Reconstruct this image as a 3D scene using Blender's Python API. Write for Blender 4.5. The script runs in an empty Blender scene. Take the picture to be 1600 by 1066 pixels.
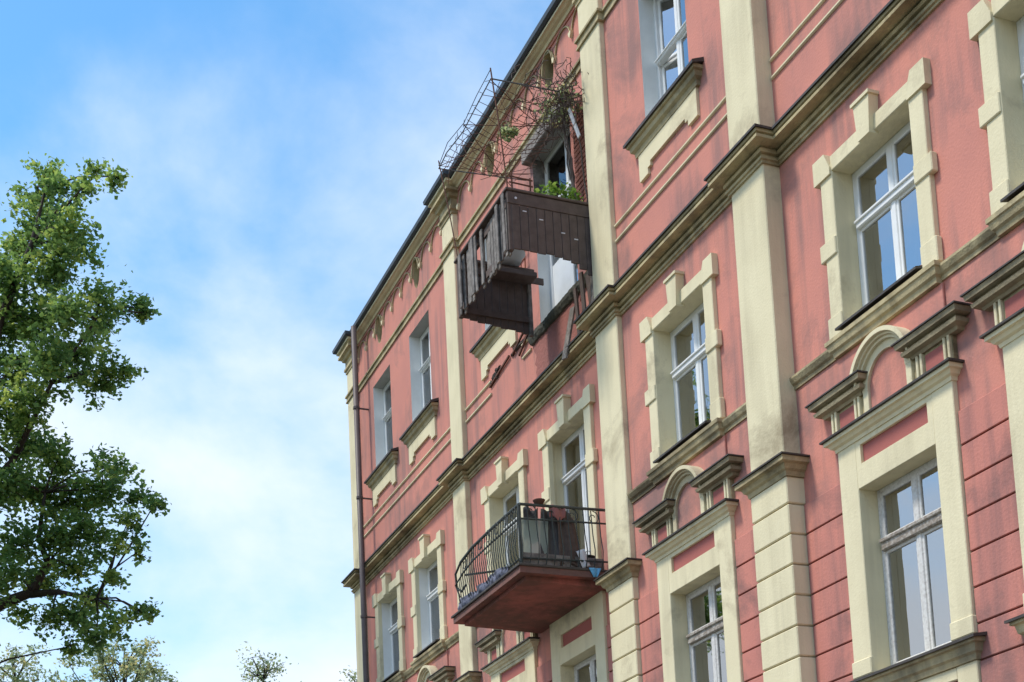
import bpy, bmesh, math, random
import numpy as np
from mathutils import Vector, Matrix
R = math.radians
scene = bpy.context.scene
COL = scene.collection
random.seed(11)
rng = np.random.default_rng(7)

# ------------------------------------------------------------------ camera
# origin at eye height, X runs along the facade, +Y goes into the house
GZ = -1.65                                   # level of the pavement
yaw, pitch, roll = R(-67.0906), R(6.8653), R(-2.7182)
fw = Vector((math.sin(yaw)*math.cos(pitch), math.cos(yaw)*math.cos(pitch), math.sin(pitch)))
rt = fw.cross(Vector((0, 0, 1))).normalized()
up = rt.cross(fw)
r2 = rt*math.cos(roll) + up*math.sin(roll)
u2 = -rt*math.sin(roll) + up*math.cos(roll)
cam_d = bpy.data.cameras.new('camera')
cam = bpy.data.objects.new('camera', cam_d); COL.objects.link(cam)
M = Matrix(((r2.x, u2.x, -fw.x, 0), (r2.y, u2.y, -fw.y, -9.1), (r2.z, u2.z, -fw.z, 0), (0, 0, 0, 1)))
cam.matrix_world = M
cam_d.sensor_width = 36; cam_d.lens = 2250/1600*36
cam_d.shift_y = (1325.23-533)/1600
cam_d.clip_end = 3000
scene.camera = cam

# ------------------------------------------------------------------ sky, sun, exposure
SUN_EL, SUN_AZ = R(57), R(-164)             # azimuth measured from +Y towards +X
sdir = Vector((math.sin(SUN_AZ)*math.cos(SUN_EL), math.cos(SUN_AZ)*math.cos(SUN_EL), math.sin(SUN_EL)))
world = bpy.data.worlds.new('World'); scene.world = world; world.use_nodes = True
wt = world.node_tree; wt.nodes.clear()
def wn(t, **k):
    n = wt.nodes.new(t)
    for a, b in k.items(): setattr(n, a, b)
    return n
sky = wn('ShaderNodeTexSky', sky_type='NISHITA'); sky.sun_disc = False
sky.sun_elevation = SUN_EL; sky.sun_rotation = SUN_AZ
sky.air_density = 1.0; sky.dust_density = 0.4; sky.ozone_density = 1.6
bg = wn('ShaderNodeBackground'); bg.inputs['Strength'].default_value = 0.13
out = wn('ShaderNodeOutputWorld')
tc = wn('ShaderNodeTexCoord')
mp = wn('ShaderNodeMapping'); mp.inputs['Location'].default_value = (4.6073, -1.169, 3.6214); mp.inputs['Scale'].default_value = (1, 1, 1.5)
n1 = wn('ShaderNodeTexNoise'); n1.inputs['Scale'].default_value = 2.3; n1.inputs['Detail'].default_value = 9; n1.inputs['Roughness'].default_value = 0.54; n1.inputs['Distortion'].default_value = 0.25
sep = wn('ShaderNodeSeparateXYZ')
el = wn('ShaderNodeMath', operation='MULTIPLY_ADD'); el.inputs[1].default_value = -0.913; el.inputs[2].default_value = 0.4196
ad = wn('ShaderNodeMath', operation='ADD')
ramp = wn('ShaderNodeMapRange', interpolation_type='SMOOTHSTEP')
ramp.inputs['From Min'].default_value = 0.39; ramp.inputs['From Max'].default_value = 0.67
ramp.inputs['To Min'].default_value = 0.05; ramp.inputs['To Max'].default_value = 0.97
sat = wn('ShaderNodeHueSaturation'); sat.inputs['Saturation'].default_value = 1.3; sat.inputs['Value'].default_value = 1.25; sat.inputs['Hue'].default_value = 0.49
mix = wn('ShaderNodeMix', data_type='RGBA'); mix.inputs['B'].default_value = (4.58, 4.97, 5.47, 1)
L = wt.links.new
L(tc.outputs['Generated'], mp.inputs['Vector']); L(mp.outputs[0], n1.inputs['Vector'])
L(tc.outputs['Generated'], sep.inputs[0]); L(sep.outputs['Z'], el.inputs[0])
L(n1.outputs['Fac'], ad.inputs[0]); L(el.outputs[0], ad.inputs[1]); L(ad.outputs[0], ramp.inputs['Value'])
L(sky.outputs[0], sat.inputs['Color']); L(sat.outputs[0], mix.inputs['A']); L(ramp.outputs[0], mix.inputs['Factor'])
L(mix.outputs['Result'], bg.inputs['Color']); L(bg.outputs[0], out.inputs[0])

sun_d = bpy.data.lights.new('sun', 'SUN'); sun_d.energy = 2.05; sun_d.angle = R(10); sun_d.color = (1, 0.93, 0.82)
sun = bpy.data.objects.new('sun', sun_d); COL.objects.link(sun)
sun.rotation_euler = sdir.to_track_quat('Z', 'Y').to_euler(); sun.location = (0, -20, 30)

scene.view_settings.view_transform = 'Standard'; scene.view_settings.look = 'None'
scene.view_settings.exposure = 0.76; scene.view_settings.gamma = 1
scene.view_settings.use_curve_mapping = False
scene.render.engine = 'CYCLES'

# ------------------------------------------------------------------ materials
def new_mat(name):
    m = bpy.data.materials.new(name); m.use_nodes = True
    nt = m.node_tree; b = nt.nodes['Principled BSDF']
    return m, nt, b
def surf(name, col, dark=None, rough=0.85, scale=1.3, amt=0.5, streak=None, streak_amt=0.0, bump=0.15, bscale=60, metallic=0, lo=.35, hi=.75, grime=None, grime_amt=0, glo=.55, ghi=.70):
    """painted / mineral surface: base colour, blotchy second colour, runs of dirt in vertical streaks, fine relief"""
    m, nt, b = new_mat(name); N = nt.nodes.new; K = nt.links.new
    g = N('ShaderNodeNewGeometry')
    n = N('ShaderNodeTexNoise'); n.inputs['Scale'].default_value = scale; n.inputs['Detail'].default_value = 9; n.inputs['Roughness'].default_value = .62
    K(g.outputs['Position'], n.inputs['Vector'])
    r = N('ShaderNodeMapRange'); r.inputs['From Min'].default_value = lo; r.inputs['From Max'].default_value = hi; r.inputs['To Max'].default_value = amt
    K(n.outputs['Fac'], r.inputs['Value'])
    mx = N('ShaderNodeMix'); mx.data_type = 'RGBA'
    mx.inputs['A'].default_value = (*col, 1); mx.inputs['B'].default_value = (*(dark or [c*.6 for c in col]), 1)
    K(r.outputs[0], mx.inputs['Factor']); cur = mx.outputs['Result']
    if streak:
        mpp = N('ShaderNodeMapping'); mpp.inputs['Scale'].default_value = (5.5, 5.5, .33); K(g.outputs['Position'], mpp.inputs['Vector'])
        s = N('ShaderNodeTexNoise'); s.inputs['Scale'].default_value = 1; s.inputs['Detail'].default_value = 6; s.inputs['Roughness'].default_value = .6
        K(mpp.outputs[0], s.inputs['Vector'])
        big = N('ShaderNodeTexNoise'); big.inputs['Scale'].default_value = .55; big.inputs['Detail'].default_value = 4; K(g.outputs['Position'], big.inputs['Vector'])
        mu = N('ShaderNodeMath'); mu.operation = 'MULTIPLY'; K(s.outputs['Fac'], mu.inputs[0]); K(big.outputs['Fac'], mu.inputs[1])
        r2_ = N('ShaderNodeMapRange'); r2_.inputs['From Min'].default_value = .23; r2_.inputs['From Max'].default_value = .38; r2_.inputs['To Max'].default_value = streak_amt
        K(mu.outputs[0], r2_.inputs['Value'])
        m2 = N('ShaderNodeMix'); m2.data_type = 'RGBA'; m2.inputs['B'].default_value = (*streak, 1)
        K(cur, m2.inputs['A']); K(r2_.outputs[0], m2.inputs['Factor']); cur = m2.outputs['Result']
    if grime:
        gn = N('ShaderNodeTexNoise'); gn.inputs['Scale'].default_value = .85; gn.inputs['Detail'].default_value = 11; gn.inputs['Roughness'].default_value = .68; gn.inputs['Distortion'].default_value = .4
        gm = N('ShaderNodeMapping'); gm.inputs['Location'].default_value = (7.3, 2.1, 4.4); K(g.outputs['Position'], gm.inputs['Vector']); K(gm.outputs[0], gn.inputs['Vector'])
        gr = N('ShaderNodeMapRange'); gr.inputs['From Min'].default_value = glo; gr.inputs['From Max'].default_value = ghi; gr.inputs['To Max'].default_value = grime_amt
        sp = N('ShaderNodeSeparateXYZ'); K(g.outputs['Position'], sp.inputs[0]); acc = gn.outputs['Fac']
        for zc, wz, am in ((6.35, .75, .10), (10.05, .4, .06), (3.2, .5, .06)):          # splash and soot zones above and around the ledges
            d1 = N('ShaderNodeMath'); d1.operation = 'SUBTRACT'; d1.inputs[1].default_value = zc; K(sp.outputs['Z'], d1.inputs[0])
            d2 = N('ShaderNodeMath'); d2.operation = 'ABSOLUTE'; K(d1.outputs[0], d2.inputs[0])
            d3 = N('ShaderNodeMapRange'); d3.interpolation_type = 'SMOOTHSTEP'; d3.inputs['From Min'].default_value = wz; d3.inputs['From Max'].default_value = 0; d3.inputs['To Max'].default_value = am; K(d2.outputs[0], d3.inputs['Value'])
            d4 = N('ShaderNodeMath'); d4.operation = 'ADD'; K(acc, d4.inputs[0]); K(d3.outputs[0], d4.inputs[1]); acc = d4.outputs[0]
        K(acc, gr.inputs['Value'])
        m3 = N('ShaderNodeMix'); m3.data_type = 'RGBA'; m3.inputs['B'].default_value = (*grime, 1)
        K(cur, m3.inputs['A']); K(gr.outputs[0], m3.inputs['Factor']); cur = m3.outputs['Result']
    K(cur, b.inputs['Base Color'])
    b.inputs['Roughness'].default_value = rough; b.inputs['Metallic'].default_value = metallic
    b.inputs['Specular IOR Level'].default_value = .3
    if bump:
        nb = N('ShaderNodeTexNoise'); nb.inputs['Scale'].default_value = bscale; nb.inputs['Detail'].default_value = 5; K(g.outputs['Position'], nb.inputs['Vector'])
        bp = N('ShaderNodeBump'); bp.inputs['Strength'].default_value = bump; bp.inputs['Distance'].default_value = .02
        K(nb.outputs['Fac'], bp.inputs['Height']); K(bp.outputs[0], b.inputs['Normal'])
    return m
MT = {}
MT['pink'] = surf('pink plaster', (.63, .25, .188), (.50, .21, .172), scale=.9, amt=.9, grime=(.24, .145, .13), grime_amt=.8, glo=.53, ghi=.72, streak=(.26, .155, .14), streak_amt=.7, bump=.25, bscale=35)
MT['pink_low'] = surf('rusticated pink plaster', (.58, .225, .172), (.46, .185, .155), scale=1.1, amt=.85, grime=(.18, .11, .1), grime_amt=.85, glo=.5, ghi=.68, streak=(.22, .125, .115), streak_amt=.6, bump=.25, bscale=35)
MT['joint'] = surf('joint plaster', (.33, .12, .10), scale=2, amt=.4)
MT['cream'] = surf('cream paint', (.77, .69, .46), (.63, .555, .355), scale=1.6, amt=.6, grime=(.26, .2, .12), grime_amt=.75, glo=.56, ghi=.75, streak=(.36, .31, .2), streak_amt=.3, bump=.2, bscale=40)
MT['cream_dirt_shade'] = surf('weathered cream with shade tone', (.56, .47, .27), (.30, .24, .13), scale=2.6, amt=.85, grime=(.09, .07, .04), grime_amt=.85, glo=.5, ghi=.68, streak=(.16, .14, .1), streak_amt=.6, bump=.35, bscale=45)  # dirt, plus the shade under the mouldings worked into the darker colour
MT['greyed'] = surf('greyed weathered moulding', (.50, .42, .26), (.2, .16, .1), scale=3, amt=.9, grime=(.11, .09, .06), grime_amt=.7, glo=.5, ghi=.72, bump=.4, bscale=45)
MT['flash'] = surf('dark sheet metal flashing', (.05, .042, .038), (.11, .1, .085), scale=5, amt=.7, rough=.6, bump=.2)
MT['panel_red'] = surf('dark red inset plaster', (.40, .13, .11), (.30, .10, .09), scale=2, amt=.6)
MT['reveal_white'] = surf('white painted reveal', (.78, .79, .76), (.62, .62, .59), scale=3, amt=.5, bump=.1)
MT['soffit_grey'] = surf('grey plaster with soffit shade', (.40, .39, .36), (.28, .27, .24), scale=4, amt=.6, bump=.2)  # grey puts the shade under window heads into the colour; also backs the bricks
MT['frame'] = surf('white window paint', (.80, .81, .80), (.66, .67, .64), scale=6, amt=.5, rough=.45, bump=.05)
MT['frame_old'] = surf('flaking grey window paint', (.66, .65, .62), (.36, .33, .3), scale=30, amt=.6, rough=.7, bump=.2, lo=.45, hi=.7)
MT['transom_old'] = surf('bare weathered timber', (.26, .22, .18), (.5, .47, .42), scale=22, amt=.8, rough=.85, bump=.5, lo=.45, hi=.62)
MT['inside'] = surf('room wall', (.09, .085, .075), scale=1, amt=.3, bump=0)
MT['roof'] = surf('bitumen roof', (.06, .058, .06), scale=2, amt=.4)
MT['gutter'] = surf('zinc gutter', (.07, .085, .10), (.04, .045, .05), scale=3, amt=.6, rough=.5, bump=.1)
MT['pipe'] = surf('brown downpipe', (.12, .092, .088), (.075, .058, .056), scale=5, amt=.6, rough=.5, bump=.1)
MT['plank_brown'] = surf('dark brown stained board', (.14, .103, .087), (.07, .052, .045), scale=7, amt=.8, rough=.8, bump=.4, bscale=90)
MT['plank_grey'] = surf('lightened grey weathered board', (.30, .272, .245), (.13, .112, .10), scale=9, amt=.9, rough=.9, bump=.5, bscale=90, lo=.35, hi=.62)  # lighter than the brown: light on the parapet front is in this colour
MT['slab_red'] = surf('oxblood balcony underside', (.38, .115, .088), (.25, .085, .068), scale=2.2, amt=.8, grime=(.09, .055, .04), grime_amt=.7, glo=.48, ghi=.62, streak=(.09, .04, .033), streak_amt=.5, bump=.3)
MT['slab_edge'] = surf('dirty balcony edge', (.22, .105, .085), (.1, .07, .06), scale=6, amt=.9, bump=.4)
MT['rust'] = surf('rusty iron', (.16, .07, .045), (.07, .04, .032), scale=20, amt=.9, rough=.9, bump=.3)
MT['rust_orange'] = surf('orange rust', (.34, .13, .075), (.18, .075, .05), scale=18, amt=.8, rough=.9, bump=.3)
MT['iron'] = surf('dark green iron', (.045, .055, .05), (.09, .09, .08), scale=18, amt=.6, rough=.6, bump=.2)
MT['wire'] = surf('galvanised wire', (.12, .14, .145), (.09, .06, .045), scale=10, amt=.8, rough=.6, bump=0)
MT['stain'] = surf('damp stained plaster', (.37, .14, .115), (.22, .10, .085), scale=1.8, amt=.9, streak=(.17, .1, .085), streak_amt=.8, bump=.6, bscale=22)
MT['concrete'] = surf('broken mossy concrete', (.12, .115, .085), (.05, .05, .042), scale=9, amt=.9, bump=1, bscale=20)
MT['rubble'] = surf('dark broken mortar', (.085, .062, .05), (.03, .025, .022), scale=14, amt=.9, bump=1, bscale=25)
MT['brick'] = surf('old brick', (.30, .11, .07), (.2, .08, .06), scale=9, amt=.8, bump=.5)
MT['vine'] = surf('dead vine bark', (.13, .10, .085), (.07, .055, .05), scale=15, amt=.7, bump=.3)
MT['bark'] = surf('tree bark', (.055, .042, .032), (.03, .024, .02), scale=9, amt=.7, bump=.7, bscale=18)
MT['terracotta'] = surf('dark brown clay', (.11, .055, .04), scale=8, amt=.4)
MT['black_plastic'] = surf('black plastic', (.03, .03, .033), rough=.5, bump=0)
MT['cloth_dark'] = surf('dark grey blanket', (.095, .088, .085), (.05, .045, .045), scale=10, amt=.7, rough=.95, bump=.3)
MT['cloth_brown'] = surf('brown coat cloth', (.13, .095, .08), (.06, .045, .04), scale=12, amt=.7, rough=.95, bump=.3)
MT['cloth_red'] = surf('faded red cloth', (.33, .13, .12), (.2, .1, .09), scale=9, amt=.6, rough=.95, bump=.2)
MT['cloth_white'] = surf('white rag', (.72, .72, .74), (.52, .52, .54), scale=14, amt=.5, rough=.9, bump=.2)
MT['cloth_blue'] = surf('light blue rag', (.16, .44, .66), (.1, .3, .5), scale=14, amt=.5, rough=.9, bump=.2)
MT['cloth_bluegrey'] = surf('blue grey patterned cloth', (.17, .18, .24), (.05, .055, .075), scale=13, amt=.95, rough=.95, bump=.3, lo=.42, hi=.58)
MT['basin'] = surf('pale plastic basin', (.52, .55, .55), (.4, .42, .42), scale=6, amt=.4, rough=.5, bump=0)
MT['asphalt'] = surf('asphalt', (.05, .05, .05), (.07, .07, .068), scale=3, amt=.6)
MT['paving'] = surf('concrete paving', (.25, .24, .22), (.18, .17, .16), scale=2, amt=.7)
MT['ground'] = surf('grassy ground', (.06, .085, .03), (.1, .085, .05), scale=.4, amt=.8)
MT['kerb'] = surf('granite kerb', (.3, .29, .28), scale=8, amt=.4)
MT['marking'] = surf('white road paint', (.7, .7, .68), (.4, .4, .39), scale=6, amt=.5)

def glass_mat(name, ior, tint=(.93, .97, .95)):
    m, nt, b = new_mat(name); N = nt.nodes.new; K = nt.links.new
    nt.nodes.remove(b); o = nt.nodes['Material Output']
    g = N('ShaderNodeNewGeometry')
    n = N('ShaderNodeTexNoise'); n.inputs['Scale'].default_value = 2.2; n.inputs['Detail'].default_value = 1; K(g.outputs['Position'], n.inputs['Vector'])
    bp = N('ShaderNodeBump'); bp.inputs['Strength'].default_value = .12; bp.inputs['Distance'].default_value = .02; K(n.outputs['Fac'], bp.inputs['Height'])
    f = N('ShaderNodeFresnel'); f.inputs['IOR'].default_value = ior
    t = N('ShaderNodeBsdfTransparent'); t.inputs['Color'].default_value = (*tint, 1)
    s = N('ShaderNodeBsdfGlossy'); s.inputs['Roughness'].default_value = .015; K(bp.outputs[0], s.inputs['Normal'])
    mm = N('ShaderNodeMixShader'); K(f.outputs[0], mm.inputs[0]); K(t.outputs[0], mm.inputs[1]); K(s.outputs[0], mm.inputs[2])
    K(mm.outputs[0], o.inputs['Surface'])
    return m
MT['glass_old'] = glass_mat('dim greenish old glass', 2.2, (.5, .55, .5))  # weaker mirror and grey-green tint, for the upper door panes
MT['glass'] = glass_mat('window glass', 6.5)

def lace(name='white net curtain', col=(.8, .8, .78), clear=.28):
    m, nt, b = new_mat(name); N = nt.nodes.new; K = nt.links.new
    nt.nodes.remove(b); o = nt.nodes['Material Output']
    d = N('ShaderNodeBsdfDiffuse'); d.inputs['Color'].default_value = (*col, 1)
    tl = N('ShaderNodeBsdfTranslucent'); tl.inputs['Color'].default_value = (*col, 1)
    tr = N('ShaderNodeBsdfTransparent')
    a = N('ShaderNodeMixShader'); a.inputs[0].default_value = .4; K(d.outputs[0], a.inputs[1]); K(tl.outputs[0], a.inputs[2])
    c = N('ShaderNodeMixShader'); c.inputs[0].default_value = clear; K(a.outputs[0], c.inputs[1]); K(tr.outputs[0], c.inputs[2])
    K(c.outputs[0], o.inputs['Surface']); return m
MT['lace'] = lace()
MT['glass_green'] = lace('greenish plastic sheet', (.50, .58, .52), .30)
def leaf_mat(name, c1, c2, c3, trans=.35):
    m, nt, b = new_mat(name); N = nt.nodes.new; K = nt.links.new
    nt.nodes.remove(b); o = nt.nodes['Material Output']
    at = N('ShaderNodeAttribute'); at.attribute_name = 'tone'
    cr = N('ShaderNodeValToRGB'); e = cr.color_ramp.elements
    e[0].color = (*c1, 1); e[1].color = (*c3, 1); e[1].position = 1.0
    x = cr.color_ramp.elements.new(.6); x.color = (*c2, 1)
    K(at.outputs['Fac'], cr.inputs[0])
    d = N('ShaderNodeBsdfPrincipled'); d.inputs['Roughness'].default_value = .5; d.inputs['Specular IOR Level'].default_value = .35
    K(cr.outputs[0], d.inputs['Base Color'])
    hs = N('ShaderNodeHueSaturation'); hs.inputs['Value'].default_value = 1.6; hs.inputs['Hue'].default_value = .48; K(cr.outputs[0], hs.inputs['Color'])
    t = N('ShaderNodeBsdfTranslucent'); K(hs.outputs[0], t.inputs['Color'])
    mm = N('ShaderNodeMixShader'); mm.inputs[0].default_value = trans; K(d.outputs[0], mm.inputs[1]); K(t.outputs[0], mm.inputs[2])
    K(mm.outputs[0], o.inputs['Surface']); return m
MT['leaf'] = leaf_mat('tree leaves', (.068, .142, .04), (.15, .265, .065), (.32, .41, .09), .54)
MT['leaf_pale'] = leaf_mat('pale leaves', (.16, .22, .11), (.24, .31, .15), (.42, .40, .16), .6)
MT['leaf_bright'] = leaf_mat('bright plant leaves', (.06, .14, .025), (.12, .25, .035), (.24, .36, .07), .4)

# ------------------------------------------------------------------ mesh helpers
class MB:
    def __init__(s): s.v = []; s.f = []; s.m = []
    def add(s, vs, fs, mi=0):
        o = len(s.v); s.v += [tuple(v) for v in vs]; s.f += [tuple(i+o for i in f) for f in fs]; s.m += [mi]*len(fs); return s
    def box(s, x0, x1, y0, y1, z0, z1, mi=0):
        v = [(x, y, z) for x in (x0, x1) for y in (y0, y1) for z in (z0, z1)]
        return s.add(v, [(0, 1, 3, 2), (4, 6, 7, 5), (0, 4, 5, 1), (2, 3, 7, 6), (0, 2, 6, 4), (1, 5, 7, 3)], mi)
    def bbox(s, x0, x1, y0, y1, z0, z1, b=.012, mi=0):
        """box with chamfered edges"""
        c = ((x0+x1)/2, (y0+y1)/2, (z0+z1)/2); h = (abs(x1-x0)/2, abs(y1-y0)/2, abs(z1-z0)/2)
        b = min(b, *(q*.45 for q in h)); bm = bmesh.new()
        for sx in (-1, 1):
            for sy in (-1, 1):
                for sz in (-1, 1):
                    for k in range(3):
                        d = [h[j]-(0 if j == k else b) for j in range(3)]
                        bm.verts.new((c[0]+sx*d[0], c[1]+sy*d[1], c[2]+sz*d[2]))
        bmesh.ops.convex_hull(bm, input=bm.verts[:])
        bm.verts.index_update()
        s.add([v.co[:] for v in bm.verts], [[v.index for v in f.verts] for f in bm.faces], mi); bm.free(); return s
    def poly(s, pts, y0, y1, mi=0):
        """outline in the facade plane (x,z), given counter-clockwise seen from the street, extruded from y0 (front) to y1"""
        n = len(pts)
        v = [(x, y0, z) for x, z in pts] + [(x, y1, z) for x, z in pts]
        fs = [tuple(range(n)), tuple(range(2*n-1, n-1, -1))] + [(i, i+n, (i+1) % n+n, (i+1) % n) for i in range(n)]
        return s.add(v, fs, mi)
    def arc(s, cx, cz, rx, rz, t0, t1, w, y0, y1, n=16, mi=0):
        """bent bar in the facade plane"""
        v = []
        for i in range(n+1):
            t = t0+(t1-t0)*i/n; c, d = math.cos(t), math.sin(t)
            for rr in (0, w):
                for y in (y0, y1): v.append((cx+(rx+rr)*c, y, cz+(rz+rr)*d))
        fs = []
        for i in range(n):
            a = i*4; b = a+4
            fs += [(a, b, b+2, a+2), (a+1, a+3, b+3, b+1), (a, a+1, b+1, b), (a+2, b+2, b+3, a+3)]
        fs += [(0, 2, 3, 1), (n*4, n*4+1, n*4+3, n*4+2)]
        return s.add(v, fs, mi)
    def tube(s, pts, r, n=6, mi=0):
        P = [Vector(p) for p in pts]; k = len(P); rs = r if isinstance(r, (list, tuple)) else [r]*k
        v = []; a = None
        for i, p in enumerate(P):
            d = (P[min(i+1, k-1)]-P[max(i-1, 0)]).normalized()
            if a is None: a = d.cross(Vector((0, 0, 1)) if abs(d.z) < .9 else Vector((1, 0, 0))).normalized()
            else: a = (a-d*a.dot(d)).normalized()
            b = d.cross(a)
            for j in range(n):
                t = 2*math.pi*j/n; v.append(p+(a*math.cos(t)+b*math.sin(t))*rs[i])
        fs = [(i*n+j, i*n+(j+1) % n, (i+1)*n+(j+1) % n, (i+1)*n+j) for i in range(k-1) for j in range(n)]
        fs += [tuple(range(n-1, -1, -1)), tuple(range((k-1)*n, k*n))]
        return s.add(v, fs, mi)
    def beam(s, a, b, w, h, mi=0, upv=(0, 0, 1)):
        a, b = Vector(a), Vector(b); d = (b-a).normalized(); u = Vector(upv)
        if abs(d.dot(u)) > .98: u = Vector((0, 1, 0))
        x = d.cross(u).normalized(); y = x.cross(d)
        v = [p+x*(sx*w/2)+y*(sy*h/2) for p in (a, b) for sx, sy in ((-1, -1), (1, -1), (1, 1), (-1, 1))]
        return s.add(v, [(3, 2, 1, 0), (4, 5, 6, 7), (0, 1, 5, 4), (1, 2, 6, 5), (2, 3, 7, 6), (3, 0, 4, 7)], mi)
    def sweep(s, path, prof, mi=0):
        """moulding: closed profile (outward offset, z) carried along a plan polyline with mitred corners"""
        n = len(path); k = len(prof); v = []
        for i, p in enumerate(path):
            ns = []
            if i > 0: d = Vector(p)-Vector(path[i-1]); d.normalize(); ns.append(Vector((d.y, -d.x)))
            if i < n-1: d = Vector(path[i+1])-Vector(p); d.normalize(); ns.append(Vector((d.y, -d.x)))
            m = ns[0] if len(ns) == 1 else (ns[0]+ns[1])/(1+ns[0].dot(ns[1]))
            v += [(p[0]+m.x*o, p[1]+m.y*o, z) for o, z in prof]
        fs = [(i*k+j, (i+1)*k+j, (i+1)*k+(j+1) % k, i*k+(j+1) % k) for i in range(n-1) for j in range(k)]
        fs += [tuple(range(k)), tuple(range(n*k-1, (n-1)*k-1, -1))]
        return s.add(v, fs, mi)
    def mesh(s, name, mats, smooth=False):
        me = bpy.data.meshes.new(name); me.from_pydata(s.v, [], s.f)
        for m in (mats if isinstance(mats, (list, tuple)) else [mats]): me.materials.append(MT[m])
        if any(s.m): me.polygons.foreach_set('material_index', s.m)
        bm = bmesh.new(); bm.from_mesh(me); bmesh.ops.recalc_face_normals(bm, faces=bm.faces[:]); bm.to_mesh(me); bm.free()
        if smooth: me.shade_smooth()
        me.update(); return me
CACHE = {}
def cached(key, fn):
    if key not in CACHE: CACHE[key] = fn()
    return CACHE[key]
def put(name, me, parent=None, loc=(0, 0, 0), rot=None, label=None):
    o = bpy.data.objects.new(name, me); COL.objects.link(o)
    if parent: o.parent = parent
    o.location = loc
    if rot: o.rotation_euler = rot
    if label: o['label'] = label
    return o
def tag(o, label, cat, group=None):
    o['label'] = label; o['category'] = cat
    if group: o['group'] = group
    return o
def struct(o): o['kind'] = 'structure'; return o

# ------------------------------------------------------------------ ground
struct(put('ground', MB().box(-900, 900, -900, 900, GZ-.6, GZ-.16).mesh('ground', 'ground')))
struct(put('road', MB().box(-300, 200, -13.5, -4.2, GZ-.16, GZ-.14).mesh('road', 'asphalt')))
struct(put('pavement', MB().box(-300, 200, -4.0, 14, GZ-.16, GZ-.002).mesh('pavement', 'paving')))
struct(put('kerb', MB().bbox(-300, 200, -4.2, -4.0, GZ-.16, GZ-.01, .02).mesh('kerb', 'kerb')))

# ------------------------------------------------------------------ the tenement house
HX, HY = -14.0, 0.0
house = bpy.data.objects.new('tenement_house', None); COL.objects.link(house); house.location = (HX, HY, GZ)
tag(house, 'pink plastered tenement house with cream pilasters, ornate window surrounds and a collapsed wooden balcony', 'house')
def hp(name, me, x=0, y=0, z=0, label=None, rot=None):
    return put(name, me, house, (x-HX, y-HY, z-GZ), rot, label)

RIS = -.14                                                     # front of the projecting bays
PIL = [(-29.22, .56, -.10), (-22.96, .60, -.10), (-16.81, .66, -.22), (-13.14, .68, -.22), (-6.70, .68, -.22), (-3.0, .68, -.22)]
COLS = [(-27.35, 0), (-24.95, 0), (-21.05, 0), (-18.60, 0), (-14.92, RIS), (-11.15, 0), (-8.65, 0), (-4.85, RIS)]
BALC = -18.60
def plan(scale=1.0, x0=-29.5, x1=3.0):
    """plan line of the facade with its pilaster breaks, left to right"""
    pts = [(x0, 9.0)]
    base = 0
    lvl = [0, 0, RIS, 0, RIS, 0]                                 # wall level to the right of each pilaster
    for i, (c, w, y) in enumerate(PIL):
        w *= scale; a, b = c-w/2, c+w/2
        if i == 0: a = x0; pts += [(a, y)]
        else: pts += [(a, lvl[i-1]), (a, y)]
        pts += [(b, y), (b, lvl[i])]
    pts.append((x1, 0)); return pts

# walls, one per bay
Z_TOP = 15.02
bays = [(-29.5, -22.96, 0, COLS[0:2]), (-22.96, -16.81, 0, COLS[2:4]), (-16.81, -13.14, RIS, COLS[4:5]), (-13.14, -6.70, 0, COLS[5:7]), (-6.70, -3.0, RIS, COLS[7:8]), (-3.0, 3.0, 0, [])]
OPEN = {'low': (.61, 3.36, 5.29), 'mid': (.64, 7.14, 8.83), 'top': (.58, 11.66, 13.53)}
def holes_of(c):
    hs = []
    for k, (h, z0, z1) in OPEN.items():
        if c == BALC and k == 'top': hs.append((c-.78, c+.60, 10.76, 13.56))
        elif c == BALC and k == 'mid': hs.append((c-.70, c+.70, 6.32, 8.83))
        else: hs.append((c-h, c+h, z0, z1))
    hs.append((c-.26, c+.26, 14.20, 14.90))
    return hs
def wall_mesh(x0, x1, y, holes, th=.34):
    b = MB()
    for yy in (y, y+th):
        xs = sorted({x0, x1, *[h[0] for h in holes], *[h[1] for h in holes]})
        zs = sorted({GZ, 5.49, Z_TOP, *[h[2] for h in holes], *[h[3] for h in holes]})
        for i in range(len(xs)-1):
            for j in range(len(zs)-1):
                mx, mz = (xs[i]+xs[i+1])/2, (zs[j]+zs[j+1])/2
                if any(h[0] < mx < h[1] and h[2] < mz < h[3] for h in holes): continue
                b.add([(xs[i], yy, zs[j]), (xs[i+1], yy, zs[j]), (xs[i+1], yy, zs[j+1]), (xs[i], yy, zs[j+1])], [(0, 1, 2, 3)], 1 if mz < 5.49 else 0)
    me = bpy.data.meshes.new('wall'); me.from_pydata(b.v, [], b.f)
    me.materials.append(MT['pink']); me.materials.append(MT['joint']); me.polygons.foreach_set('material_index', b.m); return me
COURSES = [5.49-.343*i for i in range(14)]
for (x0, x1, y, cs) in bays:
    hs = [h for c in cs for h in holes_of(c[0])]
    w = hp('wall', wall_mesh(x0, x1, y, hs))
    # rusticated courses between pilasters and window surrounds
    pw = .37
    edges = [x0+pw if x0 > -29.4 else -28.95] + [e for c in cs for e in (c[0]-.92, c[0]+.92)] + [x1-pw if x1 < 2.9 else 3.0]
    for k in range(0, len(edges), 2):
        a, b_ = edges[k], edges[k+1]
        if b_-a < .05: continue
        me = cached(('course', round(b_-a, 3)), lambda: MB().bbox(0, b_-a, -.028, 0, .009, .334, .009).mesh('plaster_course', 'pink_low'))
        for zc in COURSES: put('plaster_course', me, w, (a, y-.001, zc-.343))
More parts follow.
